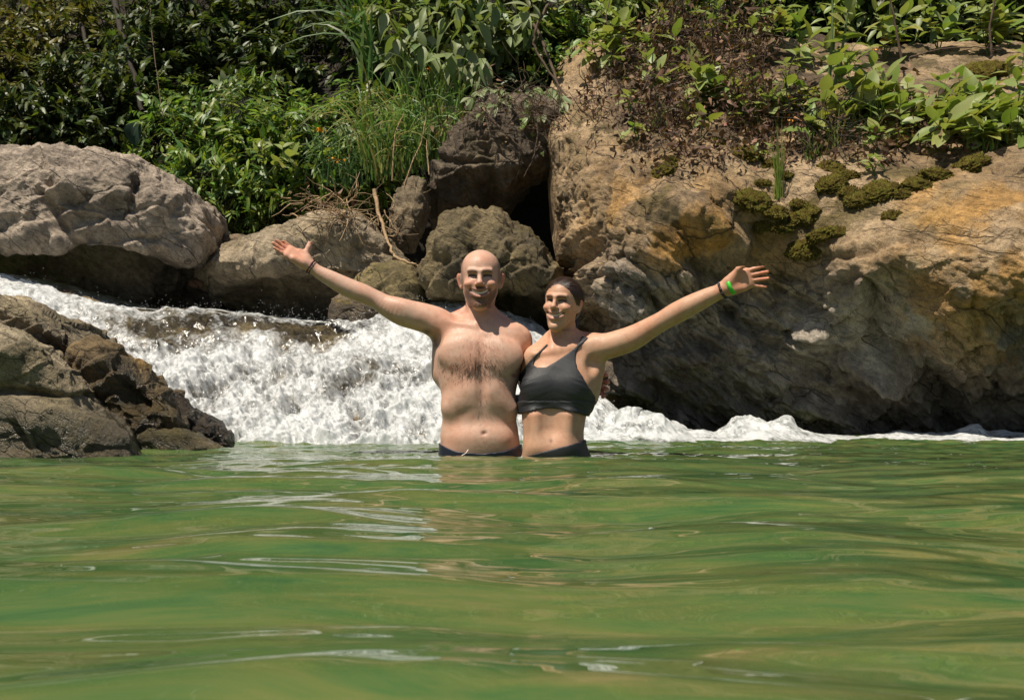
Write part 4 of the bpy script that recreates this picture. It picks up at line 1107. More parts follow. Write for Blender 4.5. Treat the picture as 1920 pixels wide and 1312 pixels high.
    col = mixc(col, (0.15, 0.085, 0.06), np.clip(reg, 0, 1) * hn * 0.55 * front)
    ap = np.exp(-(((px - 815) / 9) ** 2 + ((py - 642) / 17) ** 2)) + np.exp(-(((px - 800) / 9) ** 2 + ((py - 622) / 6) ** 2))
    col = mixc(col, (0.085, 0.05, 0.032), np.clip(ap, 0, 1) * 0.8 * front)
    col = head_colour(col, v, H, False, SK)
    root = empty("person", (P(901, 850, Y)[0], Y, -0.98))
    tag(root, "bald bearded shirtless person waist-deep, one arm flung up palm open", "person", "couple standing in the pool")
    mesh_obj("body", v, f, M['skin'], root, attrs={'Col': ('FLOAT_COLOR', np.clip(col, 0, 1))})
    # swim shorts
    reg = poly_sdf(px_poly([(790, 820), (827, 832), (845, 839), (860, 844), (904, 848), (944, 844), (962, 839), (976, 833), (1010, 820), (1010, 1035), (790, 1035)], Y), fd.ax[0], fd.ax[2])[:, None, :]
    sh = np.maximum(np.maximum(fd.a - 0.0055, reg), -(fd.a + 0.004))
    vv, ff = fd.mesh(sh.astype(np.float32)); mesh_obj("swim_shorts", vv, ff, M['navy_cloth'], root)
    t, q = tube([m(878, 843, -.128), m(874, 849, -.137), m(866, 854, -.138), m(858, 861, -.13)], 0.0022, 5); mesh_obj("drawstring", t, q, M['cord'], root)
    teeth(H, root)
    ax_ = m(578, 497, -.048) - m(612, 519, -.04)
    bracelet("bracelet", m(582, 500.5, -.047), ax_, (0, 0, 1), .0262, .0262, root, M['bead_red'], 26, .0042)
    bracelet("bracelet", m(586, 503, -.046), ax_, (0, 0, 1), .0262, .0262, root, M['bead_black'], 30, .0026)
    # fine chest hairs standing off the skin
    rng = np.random.default_rng(5); n = vnormals(v, f)
    w = np.where((v[:, 1] < Y - 0.05) & (py > 615) & (py < 800) & (n[:, 1] < -0.3), np.clip(reg_w(px, py), 0, 1), 0); w = w / w.sum()
    NH = 620; idx = rng.choice(len(v), NH, p=w)
    b = v[idx]; nn = n[idx]; d = np.stack([0.25 * np.sign(px[idx] - 903) + rng.normal(0, .35, NH), np.zeros(NH), -0.8 + rng.normal(0, .3, NH)], 1)
    d -= nn * (d * nn).sum(1, keepdims=True); d /= np.linalg.norm(d, axis=1, keepdims=True); sd = np.cross(d, nn)
    L = rng.uniform(.010, .022, NH)[:, None]
    V = np.stack([b - sd * .0003, b + sd * .0003, b + d * L * .6 + nn * .003 + sd * .0003, b + d * L + nn * .003], 1).reshape(-1, 3)
    k = np.arange(NH) * 4; T = np.concatenate([np.stack([k, k + 1, k + 2], 1), np.stack([k, k + 2, k + 3], 1)])
    tag(mesh_obj("chest_hair", V, T, M['chest_hair'], root, smooth=False), kind="stuff")

def reg_w(px, py):
    return np.exp(-(((px - 898) / 38) ** 2 + ((py - 692) / 14) ** 2)) + 0.14 * np.exp(-(((px - 905) / 26) ** 2 + ((py - 662) / 20) ** 2)) + 0.10 * np.exp(-((px - 904) / 8) ** 2 - ((py - 770) / 40) ** 2)

# ================================================================== the woman
def build_woman():
    Y = 3.93; m = lambda px, py, dy=0.0: P(px, py, Y + dy)
    SK = np.array((0.53, 0.325, 0.215))
    fd = Field((-0.24, 3.50, -1.02), (1.02, 4.30, 0.70), 0.0034)
    fd.loft(*sections([(622, 1034, 1078, -.03, .055), (634, 1030, 1081, -.036, .057), (646, 1016, 1094, -.05, .062), (656, 1007, 1104, -.056, .068), (670, 1001, 1110, -.066, .076), (690, 992, 1115, -.082, .084),
                       (715, 983, 1116, -.088, .084), (745, 975, 1110, -.086, .08), (765, 977, 1102, -.08, .075), (790, 979, 1097, -.080, .07), (810, 981, 1094, -.083, .07), (830, 981, 1095, -.087, .08),
                       (850, 979, 1102, -.088, .095), (880, 974, 1110, -.085, .11), (920, 970, 1115, -.085, .115), (945, 978, 1108, -.08, .1)], Y), k=0.02, e=2.3)
    fd.cone(m(1059, 596, .03), m(1055, 655, .03), .040, .046, .02)
    fd.cone(m(1078, 632, .04), m(1112, 640, .03), .026, .034, .035); fd.cone(m(1030, 635, .04), m(1004, 664, .03), .026, .034, .035)
    fd.cone(m(1046, 660, -.05), m(1110, 640, -.025), .007, .007, .02); fd.cone(m(1036, 660, -.05), m(1002, 664, -.03), .007, .007, .02)
    fd.cone(m(1072, 608, .01), m(1048, 654, -.042), .010, .009, .02); fd.cone(m(1038, 616, .01), m(1036, 654, -.042), .010, .009, .02)
    fd.ell(m(1012, 724, -.060), (.060, .038, .052), k=.04); fd.ell(m(1070, 725, -.060), (.062, .038, .052), k=.04)
    # midriff
    fd.cone(m(1035, 775, -.098), m(1035, 830, -.105), .008, .007, .03, 'sub')
    fd.cone(m(1003, 780, -.075), m(1008, 835, -.078), .018, .016, .04); fd.cone(m(1066, 780, -.075), m(1062, 835, -.078), .018, .016, .04)
    fd.ell(m(1033, 826, -.098), (.006, .012, .007), k=.008, op='sub')
    fd.ell(m(1035, 845, -.055), (.085, .045, .05), k=.05)
    # raised arm
    fd.ell(m(1120, 650, -.005), (.050, .045, .048), k=.03)
    fd.chain([(m(1106, 656, .01), .052), (m(1142, 648, -.015), .0510), (m(1185, 634, -.05), .0485), (m(1215, 617, -.08), .0415), (m(1243, 601, -.11), .0375), (m(1264, 589, -.13), .0405), (m(1292, 574, -.16), .0395),
              (m(1326, 557, -.19), .0335), (m(1346, 548, -.21), .0285), (m(1362, 540, -.225), .0265)], .018)
    fd.cone(m(1112, 690, .02), m(1104, 745, .025), .045, .035, .04)
    fd.ell(m(1112, 684, -.055), (.018, .025, .022), k=.03, op='sub')
    hand(fd, m(1364, 538, -.228), (0.86, -0.22, 0.34), (-0.12, -0.96, -0.10), 0.98, -1.0, curl=(0.14, 0.16, 0.18, 0.10), spread=(-0.10, -0.18, -0.26, -0.50), thumb_dir=(0.86, 0.45, 0.25))
    # the far arm, behind the man's back
    fd.chain([(m(1004, 672, .02), .048), (m(994, 705, .08), .043), (m(992, 752, .18), .037), (m(945, 757, .235), .035), (m(900, 752, .25), .027)], .02)
    hand(fd, m(896, 752, .25), (-0.98, 0, 0.1), (0, -1, 0), 0.92, 1.0, curl=(0.03, 0.03, 0.03, 0.03))
    for sx, hx, kx in ((-1, 1008, 1004), (1, 1078, 1086)):
        fd.chain([(m(hx, 895, .01), .086), (m((hx + kx) / 2, 990, 0), .072), (m(kx, 1085, -.005), .050), (m(kx, 1135, .015), .050), (m(kx, 1272, .02), .033)], .03)
        fd.cone(m(kx, 1298, .03), m(kx + sx * 4, 1312, -.12), .032, .023, .03)
    H = Frame(m(1054.5, 568.5, -.005), rot(-23, 3, 5), 0.875)
    head(fd, H, True)
    v, f = fd.mesh()
    col = np.tile(SK, (len(v), 1)); px, py = PX(v); front = v[:, 1] < Y + 0.02
    col = mixc(col, SK * np.array([0.97, 0.88, 0.84]), sstep(-0.2, 0.4, fbm(v * 7, 3, 330)) * 0.5)
    col = mixc(col, SK * np.array([1.0, 0.80, 0.72]), 0.5 * np.exp(-((px - 1050) / 40) ** 2 - ((py - 640) / 22) ** 2))
    col = mixc(col, SK * np.array([1.05, 0.80, 0.74]), 0.7 * sstep(1362, 1380, px)); col = mixc(col, SK * np.array([1.05, 0.58, 0.46]), 0.6 * sstep(1412, 1430, px))
    col = mixc(col, (0.14, 0.07, 0.05), 0.7 * np.exp(-((px - 1033) / 3) ** 2 - ((py - 826) / 3.4) ** 2) * front)
    col = head_colour(col, v, H, True, SK)
    root = empty("person", (P(1040, 850, Y)[0], Y, -0.98))
    tag(root, "smiling person in a black sports top, one arm stretched out with a green wristband", "person", "couple standing in the pool")
    mesh_obj("body", v, f, M['skin'], root, attrs={'Col': ('FLOAT_COLOR', np.clip(col, 0, 1))})
    top = px_poly([(1091, 630), (1102, 633), (1090, 646), (1079, 661), (1077, 675), (1080, 692), (1090, 708), (1100, 725), (1118, 748), (1106, 781), (1080, 774), (1050, 767), (1028, 765), (1002, 768), (970, 777), (955, 745), (962, 718), (988, 684),
                   (998, 672), (1010, 660), (1021, 649), (1025, 645), (1027, 648), (1014, 661), (1003, 673), (999, 684), (1006, 690), (1022, 690), (1036, 682), (1048, 674), (1064, 663), (1078, 652), (1086, 640)], Y)
    reg = poly_sdf(top, fd.ax[0], fd.ax[2])[:, None, :]
    back = poly_sdf(px_poly([(940, 700), (1140, 700), (1130, 781), (950, 777)], Y), fd.ax[0], fd.ax[2])[:, None, :]
    yy = fd.ax[1][None, :, None]
    reg = np.where(yy < Y + 0.045, reg, np.minimum(reg, back))
    # keep it off the arms
    noarm = (fd.ax[0] - P(1116, 700, Y)[0])[:, None, None]
    body = fd.a
    zb = fd.ax[2][None, None, :]; thick = 0.0040 + 0.0030 * ((zb < P(1040, 753, Y)[2]) & (zb > 0)) 
    sh = np.maximum(np.maximum(np.maximum(body - thick, reg), -(body + 0.004)), noarm)
    vv, ff = fd.mesh(sh.astype(np.float32)); tn = vnormals(vv, ff); qx, qy = PX(vv)
    fold = 0.0022 * fbm(np.stack([qx / 60, (qy - 0.35 * np.abs(qx - 1040)) / 9, 0 * qx], 1), 3, 345) * (0.25 + sstep(25, 60, np.abs(qx - 1040)) + sstep(735, 760, qy))
    vv = vv + tn * np.clip(fold, -0.0005, 0.003)[:, None]
    mesh_obj("sports_top", vv, ff, M['black_cloth'], root)
    bt = px_poly([(940, 864), (985, 854), (1010, 846), (1045, 837), (1070, 831), (1092, 825), (1140, 812), (1140, 930), (1080, 955), (1042, 985), (1000, 955), (940, 930)], Y)
    reg = poly_sdf(bt, fd.ax[0], fd.ax[2])[:, None, :]
    vv, ff = fd.mesh(np.maximum(np.maximum(body - 0.0055, reg), -(body + 0.004)).astype(np.float32)); mesh_obj("bikini_bottom", vv, ff, M['black_cloth'], root)
    # slicked-back wet hair with a tail behind the neck
    g = Field(H.o - 0.17, H.o + 0.17, 0.0028)
    g.ell((0, 0.016, 0.034), (0.0805, 0.1, 0.0825), k=0.01, M4=H); g.ell((0, 0.045, -0.01), (0.070, 0.075, 0.075), k=0.03, M4=H)
    g.ell((0, 0.105, 0.0), (0.030, 0.028, 0.034), k=0.02, M4=H)
    X = np.stack(np.meshgrid(*g.ax, indexing='ij'), -1).reshape(-1, 3); lp = H.inv(X).astype(np.float32)
    x, y, z = lp[:, 0], lp[:, 1], lp[:, 2]
    # hairline: over the forehead at z ~ .085, sweeping behind the ears
    line = np.maximum(0.0, 0)  # plane-like cut written as a curved surface
    cut = -(y + 0.062) + 0.0 * z
    hl = (0.083 - 0.30 * (y + 0.06) * 0 - z) + np.clip((y + 0.085), 0, 1) * -1.55 + 3.0 * x * x
    hl = np.maximum(hl, (-0.020 - z) * 0.8 - np.clip(y - 0.02, 0, 1) * 2.0)
    rid = 0.0 * np.sin(np.arctan2(x, z + 0.05) * 60 + 2 * noise(lp * 20, 340))
    a = np.maximum(g.a.reshape(-1) - 0.0020 + rid, hl.astype(np.float32) * 0.7).reshape(g.dim)
    g.a = a.astype(np.float32)
    g.chain([(H((0.012, 0.125, 0.0)), .020), (H((0.02, 0.125, -0.05)), .017), (H((0.03, 0.105, -0.10)), .014), (H((0.03, 0.085, -0.13)), .010)], .01)
    hv, hf = g.mesh(); mesh_obj("hair", hv, hf, M['hair'], root)
    hn_ = vnormals(hv, hf); rg_ = np.random.default_rng(8); hp = H.inv(hv); ok = np.where((hp[:, 2] > -0.03) & (hp[:, 1] < 0.10))[0]; k_ = rg_.choice(ok, 1100)
    b_ = hv[k_]; n_ = hn_[k_]; V_ = []
    for step in range(4):                                        # combed strands lying along the skull towards the tail
        d_ = H((0.0, 0.135, -0.01)) - b_; d_ -= n_ * (d_ * n_).sum(1, keepdims=True); d_ /= np.linalg.norm(d_, axis=1, keepdims=True) + 1e-9
        s_ = np.cross(d_, n_) * (0.0009 if step < 3 else 0.0002)
        V_.append(np.stack([b_ + n_ * 0.0012 - s_, b_ + n_ * 0.0012 + s_], 1)); q_ = H.inv(b_ + d_ * 0.014); c0 = np.array([0, 0.016, 0.030])
        b_ = H(np.zeros(3)) + (q_ @ H.R.T) * H.s; n2_ = (q_ - c0) / np.array([0.0805, 0.1, 0.0825]) ** 2; n2_ /= np.linalg.norm(n2_, axis=1, keepdims=True); n_ = n2_ @ H.R.T
    V_ = np.stack(V_, 1).reshape(-1, 3); i_ = (np.arange(len(k_))[:, None] * 8 + np.arange(3)[None] * 2).ravel()
    tag(mesh_obj("hair_strands", V_, np.stack([i_, i_ + 1, i_ + 3, i_ + 2], 1), M['hair'], root), kind="stuff")
    teeth(H, root, 0.032)
    ax_ = m(1362, 540, -.225) - m(1326, 557, -.19)
    bracelet("bracelet", m(1355, 544.5, -.22), ax_, (0, 0, 1), .0305, .0295, root, M['bead_black'], 24, .0052)
    c = m(1371.5, 536.5, -.232)
    wb = bracelet("wristband", c, ax_, (0, 0, 1), .0318, .0308, root, M['band_green'], width=.0150)
    wl_ = bracelet("printed_label", c, ax_, (0, 0, 1), .0338, .0328, root, M['band_white'], width=.012, arc=(0.5, 1.35)); wl_.parent = wb
build_man(); build_woman()
# ------------------------------------------------------------------ plants
def mat_leaf(name, per_object=None, rough=0.42, trans=0.30):
    t = NT(name)
    if per_object:
        r = t.add("ObjectInfo").outputs["Random"]; c = t.ramp(r, [(i / max(1, len(per_object) - 1), k) for i, k in enumerate(per_object)])
    else:
        c = t.attr("Col").outputs["Color"]
    n = t.noise(55, 3, 0.6, t.tc())
    c = t.mix(1.0, c, t.ramp(n, [(0.3, (0.78, 0.78, 0.74)), (0.7, (1.18, 1.16, 1.1))]), 'MULTIPLY')
    p = t.set(t.add("BsdfPrincipled"), Base_Color=c, Roughness=rough); p.inputs["Specular IOR Level"].default_value = 0.32
    tl = t.add("BsdfTranslucent"); t.l.new(t.mix(1.0, c, (1.5, 1.55, 0.7), 'MULTIPLY'), tl.inputs[0])
    m = t.add("MixShader"); m.inputs[0].default_value = trans
    t.l.new(p.outputs[0], m.inputs[1]); t.l.new(tl.outputs[0], m.inputs[2])
    return t.done(m.outputs[0])
M['leaf'] = mat_leaf("foliage")
M['leaf_pale'] = mat_leaf("pale_drooping_leaf", [(0.15, 0.195, 0.08), (0.23, 0.27, 0.13), (0.16, 0.225, 0.065), (0.27, 0.30, 0.17), (0.11, 0.18, 0.055)], 0.5)
M['leaf_broad'] = mat_leaf("broad_light_leaf", [(0.20, 0.26, 0.075), (0.27, 0.315, 0.11), (0.15, 0.235, 0.05), (0.30, 0.30, 0.085), (0.23, 0.28, 0.12)], 0.42)
M['leaf_dark'] = mat_leaf("dark_broad_leaf", [(0.022, 0.05, 0.036), (0.028, 0.06, 0.04)], 0.65)
M['bark'] = mat_flat("brown_bark", (0.095, 0.065, 0.042), 0.85, 0.3, (60, 0.006), 0.4, 50)
M['bark_dark'] = mat_flat("dark_bark", (0.035, 0.028, 0.02), 0.85, 0.3, (60, 0.006), 0.4, 50)
M['straw'] = mat_flat("dry_straw_wood", (0.33, 0.225, 0.125), 0.75, 0.3, (80, 0.004), 0.35, 60)
M['stem_green'] = mat_flat("green_stem", (0.09, 0.13, 0.035), 0.5, 0.4, None, 0.25, 60)
M['dry'] = mat_leaf("dead_leaf", None, 0.75, 0.12)
M['grass'] = mat_leaf("grass_blade", None, 0.45, 0.30)
M['flower'] = mat_flat("orange_petals", (0.72, 0.30, 0.015), 0.6, 0.3, None, 0.3, 200)

LT = np.array([[0, 0, 0], [.28, .5, 0], [.28, 0, -.10], [.28, -.5, 0], [.64, .36, 0], [.64, 0, -.09], [.64, -.36, 0], [1, 0, 0]], float)
LF = np.array([[0, 2, 1], [0, 3, 2], [1, 2, 5], [1, 5, 4], [2, 3, 6], [2, 6, 5], [4, 5, 7], [5, 6, 7]])
def leaves_geo(p, d, up, L, W, bend):
    """n leaves as one array of verts and tris; p base, d direction, up rough face normal"""
    d = d / (np.linalg.norm(d, axis=1, keepdims=True) + 1e-9); s = np.cross(up, d); s /= np.linalg.norm(s, axis=1, keepdims=True) + 1e-9; n = np.cross(d, s)
    n_ = len(p); t = LT[None]
    x = t[..., 0] * L[:, None]; y = t[..., 1] * W[:, None]; z = t[..., 2] * W[:, None] - bend[:, None] * L[:, None] * t[..., 0] ** 2
    v = p[:, None] + x[..., None] * d[:, None] + y[..., None] * s[:, None] + z[..., None] * n[:, None]
    f = LF[None] + (np.arange(n_) * 8)[:, None, None]
    return v.reshape(-1, 3), f.reshape(-1, 3)

def pick(cols, n, rng, jit=0.22):
    c = np.array(cols, float)[rng.integers(0, len(cols), n)] * (1 + rng.normal(0, jit, (n, 1))) * (1 + rng.normal(0, 0.06, (n, 3)))
    return np.clip(c, 0.004, 0.6)

def shrub(label, centre, rad, ntwig, per, L, WR, cols, seed, group=None, name="shrub", cat="shrub", droop=0.25, lift=0.3, bend=0.25, stems=4, base=None, bark='bark_dark', extra=None):
    """stems from the ground to a crown of leafy twigs"""
    rng = np.random.default_rng(seed); c = np.asarray(centre, float); rad = np.asarray(rad, float) * np.ones(3)
    base = c + np.array([0, rad[1] * 0.5, -rad[2] * 1.1]) if base is None else np.asarray(base, float)
    root = empty(name, base); tag(root, label, cat, group)
    u = rng.normal(0, 1, (ntwig, 3)); u /= np.linalg.norm(u, axis=1, keepdims=True); r = rng.uniform(0.35, 1.0, (ntwig, 1)) ** 0.6
    q = c + u * r * rad * (1 + 0.25 * noise(u * 2.2 + seed, seed)[:, None])
    td = u * np.array([0.8, 0.8, 0.6]) + np.array([0, -0.25, lift]) + rng.normal(0, .35, (ntwig, 3)); td /= np.linalg.norm(td, axis=1, keepdims=True)
    TL = L * rng.uniform(1.6, 3.4, ntwig)
    k = np.tile(np.arange(per), (ntwig, 1)); fr = (k + 0.6) / per
    pts = q[:, None] + td[:, None] * (TL[:, None] * fr)[..., None]; pts[..., 2] -= (fr ** 2) * droop * TL[:, None]
    a = rng.normal(0, 1, (ntwig, 1, 3)); sd = np.cross(td[:, None], a); sd /= np.linalg.norm(sd, axis=2, keepdims=True) + 1e-9
    sign = np.where(k % 2 == 0, 1, -1)[..., None]
    d = td[:, None] * rng.uniform(0.3, 0.9, (ntwig, per, 1)) + sd * sign * rng.uniform(0.7, 1.1, (ntwig, per, 1)) + np.array([0, 0, -droop]) * rng.uniform(0, 1.6, (ntwig, per, 1))
    up = np.array([0, -0.35, 0.9]) + rng.normal(0, .38, (ntwig, per, 3))
    n = ntwig * per
    ll = L * rng.uniform(0.6, 1.3, n); W = ll * WR * rng.uniform(0.8, 1.2, n)
    v, f = leaves_geo(pts.reshape(-1, 3), d.reshape(-1, 3), up.reshape(-1, 3), ll, W, bend * rng.uniform(0.3, 1.6, n))
    col = np.repeat(pick(cols, n, rng), 8, axis=0)
    tag(mesh_obj("foliage", v, f, M['leaf'], root, attrs={'Col': ('FLOAT_COLOR', col)}), kind="stuff")
    for i in range(stems):
        e = q[rng.integers(0, ntwig)]; mid = base * 0.45 + e * 0.55 + rng.normal(0, .06, 3)
        b0 = base + rng.normal(0, .04, 3) * np.array([1, 1, 0])
        tt = np.linspace(0, 1, 9)[:, None]; cu = (1 - tt) ** 2 * b0 + 2 * tt * (1 - tt) * mid + tt ** 2 * e
        tv, tf = tube(cu, np.linspace(0.012, 0.003, 9) * (0.6 + rad[2]), 5); mesh_obj("stem", tv, tf, M[bark], root)
    # fine twigs, as one bundle
    sel = rng.choice(ntwig, min(ntwig, 70), replace=False); V, Q, o = [], [], 0
    for i in sel:
        tv, tf = tube(np.stack([q[i] - td[i] * TL[i] * 1.2, q[i], q[i] + td[i] * TL[i] * 0.9 - np.array([0, 0, droop * TL[i] * .6])]), [0.004, 0.003, 0.0012], 3); V.append(tv); Q.append(tf + o); o += len(tv)
    tag(mesh_obj("twigs", np.concatenate(V), np.concatenate(Q), M[bark], root), kind="stuff")
    return root

def hillp(px, py, off=0.0): return P(px, py, float(hillY(np.array([px]), np.array([py]))[0]) - off)

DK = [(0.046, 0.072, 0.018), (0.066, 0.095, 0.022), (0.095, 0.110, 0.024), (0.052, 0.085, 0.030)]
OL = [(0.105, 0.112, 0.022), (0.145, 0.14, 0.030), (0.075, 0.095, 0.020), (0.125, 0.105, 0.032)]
BR = [(0.105, 0.185, 0.030), (0.15, 0.225, 0.040), (0.075, 0.15, 0.034), (0.20, 0.245, 0.045)]
PL = [(0.165, 0.205, 0.06), (0.22, 0.25, 0.09), (0.13, 0.18, 0.045), (0.085, 0.135, 0.035)]
k = 0
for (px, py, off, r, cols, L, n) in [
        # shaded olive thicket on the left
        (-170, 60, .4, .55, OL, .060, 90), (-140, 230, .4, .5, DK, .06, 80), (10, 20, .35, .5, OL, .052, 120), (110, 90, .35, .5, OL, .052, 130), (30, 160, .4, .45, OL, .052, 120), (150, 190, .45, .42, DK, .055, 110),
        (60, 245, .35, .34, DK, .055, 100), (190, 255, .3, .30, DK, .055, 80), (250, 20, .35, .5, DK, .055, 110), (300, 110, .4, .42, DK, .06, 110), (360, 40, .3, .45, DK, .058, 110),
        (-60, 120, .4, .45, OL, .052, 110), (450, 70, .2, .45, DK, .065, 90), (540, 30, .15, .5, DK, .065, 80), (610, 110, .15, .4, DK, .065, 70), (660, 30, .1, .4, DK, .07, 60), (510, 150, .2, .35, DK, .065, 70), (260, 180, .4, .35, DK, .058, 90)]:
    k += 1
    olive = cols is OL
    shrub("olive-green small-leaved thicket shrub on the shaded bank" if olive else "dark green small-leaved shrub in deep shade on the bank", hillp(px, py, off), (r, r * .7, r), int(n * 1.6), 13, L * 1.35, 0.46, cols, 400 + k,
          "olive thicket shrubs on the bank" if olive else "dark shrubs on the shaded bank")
# the bank above the frame goes on as the same thicket (it shades and is mirrored in the pool)
for (px, py, r) in [(-200, -130, .8), (120, -150, .8), (420, -140, .8), (700, -130, .7), (980, -120, .7), (1260, -110, .7), (1540, -100, .7), (1830, -100, .7), (2100, -60, .7), (300, -420, 1.1), (800, -420, 1.1), (1300, -400, 1.1), (1800, -380, 1.1)]:
    k += 1
    shrub("tall thicket shrub high on the bank above the others", hillp(px, py, .4), (r * 1.2, r * .8, r), 90, 12, .11, 0.42, DK, 400 + k, "shrubs high on the bank")
# bright green bushes spilling down behind the boulders
for i, (px, py, off, r, cols, L, n) in enumerate([(330, 265, .35, .27, BR, .085, 60), (420, 250, .45, .32, BR, .085, 80), (385, 330, .5, .26, BR, .08, 70), (500, 300, .45, .32, BR, .085, 85), (480, 225, .35, .3, BR, .085, 70), (590, 270, .4, .3, BR, .085, 80),
                                                  (610, 340, .4, .24, BR, .07, 70), (670, 240, .35, .28, BR, .09, 65), (690, 320, .4, .2, BR, .075, 50), (300, 215, .3, .22, BR, .08, 40), (440, 385, .35, .2, BR, .06, 50), (540, 370, .35, .22, BR, .065, 60)]):
    shrub(["bright green bush touching the grey boulder's shoulder", "bright green bush right under the palmate leaf", "bright green bush hanging low against the grey boulder's right flank", "bright green bush around the yellow-green leafy spray",
           "bright green bush between the palmate leaf and the shaded shrubs", "bright green bush with an orange blossom at its top", "low bright bush behind the drift of dry straw", "bright green bush beside the big pale torn leaf",
           "small bright bush at the foot of the arching grass", "bright green bush beside the thin pale vine", "low dark-footed bush in the gap between the grey and pale boulders", "low bush hanging over the dry roots above the pale boulder"][i], hillp(px, py, off), (r * 1.15, r * .8, r * 1.05), int(n * 1.3), 11, L * 1.1, 0.32, cols, 500 + i, "bright bushes behind the boulders", droop=0.45, bend=0.35)
# leafy scrub behind the centre and the tall boulder
for i, (px, py, off, r, cols, L, n) in enumerate([(760, 40, .5, .36, PL, .12, 55), (860, 20, .6, .36, PL, .12, 55), (960, 60, .5, .34, PL, .10, 55), (930, 130, .5, .26, DK, .085, 55), (1050, 30, .6, .36, PL, .09, 70), (1080, 110, .5, .3, BR, .07, 60), (1150, 40, .5, .34, PL, .085, 70), (1030, 150, .5, .22, BR, .06, 50),
                                                  (1230, 10, .35, .34, BR, .09, 60), (1340, -10, .3, .34, PL, .10, 55), (1450, 0, .4, .34, PL, .11, 55), (1560, 10, .4, .32, BR, .11, 50), (1660, 0, .4, .34, PL, .11, 55), (1760, 10, .4, .32, PL, .12, 50), (1860, 0, .45, .34, PL, .11, 60), (1960, 20, .5, .34, BR, .11, 50)]):
    shrub({760: "grey-green scrub behind the drooping shrub over the grass clump", 860: "grey-green scrub between two drooping pale-leaved shrubs", 930: "dark low scrub on top of the wedged dark boulder", 960: "grey-green scrub crossed by the long bare branch",
           1030: "small bright scrub where the bare branches meet the boulder", 1080: "bright small-leaved scrub over the cave gap", 1050: "pale scrub behind the forked grey branch", 1150: "pale scrub behind the looping brown vine"}.get(px, "mid-green scrub growing on the bank behind the tall boulder's crest"), hillp(px, py, off), (r * 1.15, r * .7, r * 1.05), int(n * 1.6), 10, L * 1.1, 0.42, cols, 600 + i,
          "scrub behind the tall boulder" if px > 1000 else "scrub behind the drooping shrub", droop=0.5)

# ---- plants whose leaves can be told apart: every leaf an object
def leaf_mesh(name, wr, bend, fold, mat, lobes=None, n=7):
    V, Q = [], []
    for i in range(n + 1):
        t = i / n; w = wr * 0.5 * math.sin(math.pi * min(1, t * 0.97 + 0.015)) ** 0.8 * (1.25 - 0.55 * t) if 0 < i < n else 0.004
        zb = -bend * t * t
        for s in (-1, -0.5, 0, 0.5, 1):
            V.append((t, s * w, zb + fold * abs(s) * w + 0.02 * wr * math.sin(9 * t + s * 3) * abs(s)))
    for i in range(n):
        for j in range(4):
            a = i * 5 + j; Q.append((a, a + 5, a + 6, a + 1))
    me = bpy.data.meshes.new(name); me.from_pydata(V, [], Q); me.polygons.foreach_set("use_smooth", [True] * len(Q)); me.materials.append(mat); me.update()
    return me
LM = {'pale': [leaf_mesh("leaf", .42, .22, .25, M['leaf_pale']), leaf_mesh("leaf", .36, .40, .35, M['leaf_pale'])],
      'broad': [leaf_mesh("leaf", .50, .16, .22, M['leaf_broad']), leaf_mesh("leaf", .42, .32, .35, M['leaf_broad']), leaf_mesh("leaf", .55, .08, .15, M['leaf_broad'])],
      'dark': [leaf_mesh("leaf", .70, .25, .55, M['leaf_dark'])], 'wide': [leaf_mesh("leaf", .8, .2, .2, M['leaf_pale'])]}

def put_leaf(root, me, p, d, up, L):
    d = Vector(d).normalized(); s = Vector(up).cross(d).normalized(); n = d.cross(s)
    o = bpy.data.objects.new("leaf", me); COL.objects.link(o); o.parent = root
    m = Matrix((d, s, n)).transposed().to_4x4(); m = Matrix.Translation(Vector(p) - root.matrix_basis.translation) @ m @ Matrix.Scale(L, 4)
    o.matrix_local = m
    return o

def leafy(label, base, tips, kind, L, nl, seed, name="leafy_plant", group=None, droop=0.0, stem='stem_green', sr=0.006, start=0.35, cat="plant", spread=1.0):
    """a plant of a few stems with single leaves in near-opposite pairs"""
    rng = np.random.default_rng(seed); base = np.asarray(base, float)
    root = empty(name, base); tag(root, label, cat, group)
    for tip in tips:
        tip = np.asarray(tip, float); mid = base * 0.5 + tip * 0.5 + np.array([rng.normal(0, .05), 0, 0.10 * np.linalg.norm(tip - base)])
        tt = np.linspace(0, 1, 12)[:, None]; cu = (1 - tt) ** 2 * base + 2 * tt * (1 - tt) * mid + tt ** 2 * tip
        tv, tf = tube(cu, np.linspace(sr, sr * 0.35, 12), 5); mesh_obj("stem", tv, tf, M[stem], root)
        for i in range(nl):
            t = start + (1 - start) * (i + 0.5) / nl; idx = t * 11; a = int(min(10, idx)); p = cu[a] + (cu[a + 1] - cu[a]) * (idx - a); ax = cu[a + 1] - cu[a]; ax /= np.linalg.norm(ax)
            ang = (i % 2) * math.pi + (i // 2) * 1.3 + rng.normal(0, .35); e1 = np.cross(ax, [0, 0, 1.0]); e1 = e1 / (np.linalg.norm(e1) + 1e-6); e2 = np.cross(ax, e1)
            d = ax * rng.uniform(0.2, 0.6) + spread * (e1 * math.cos(ang) + e2 * math.sin(ang)) + np.array([0, -0.15, -droop * rng.uniform(.6, 1.4)])
            put_leaf(root, random.choice(LM[kind]), p, d, np.array([rng.normal(0, .25), -0.5 + rng.normal(0, .25), 0.85]), L * rng.uniform(0.65, 1.2))
        put_leaf(root, random.choice(LM[kind]), cu[-1], cu[-1] - cu[-3] + np.array([0, -.05, -droop * .05]), (0, -0.6, 0.8), L * 0.8)
    return root

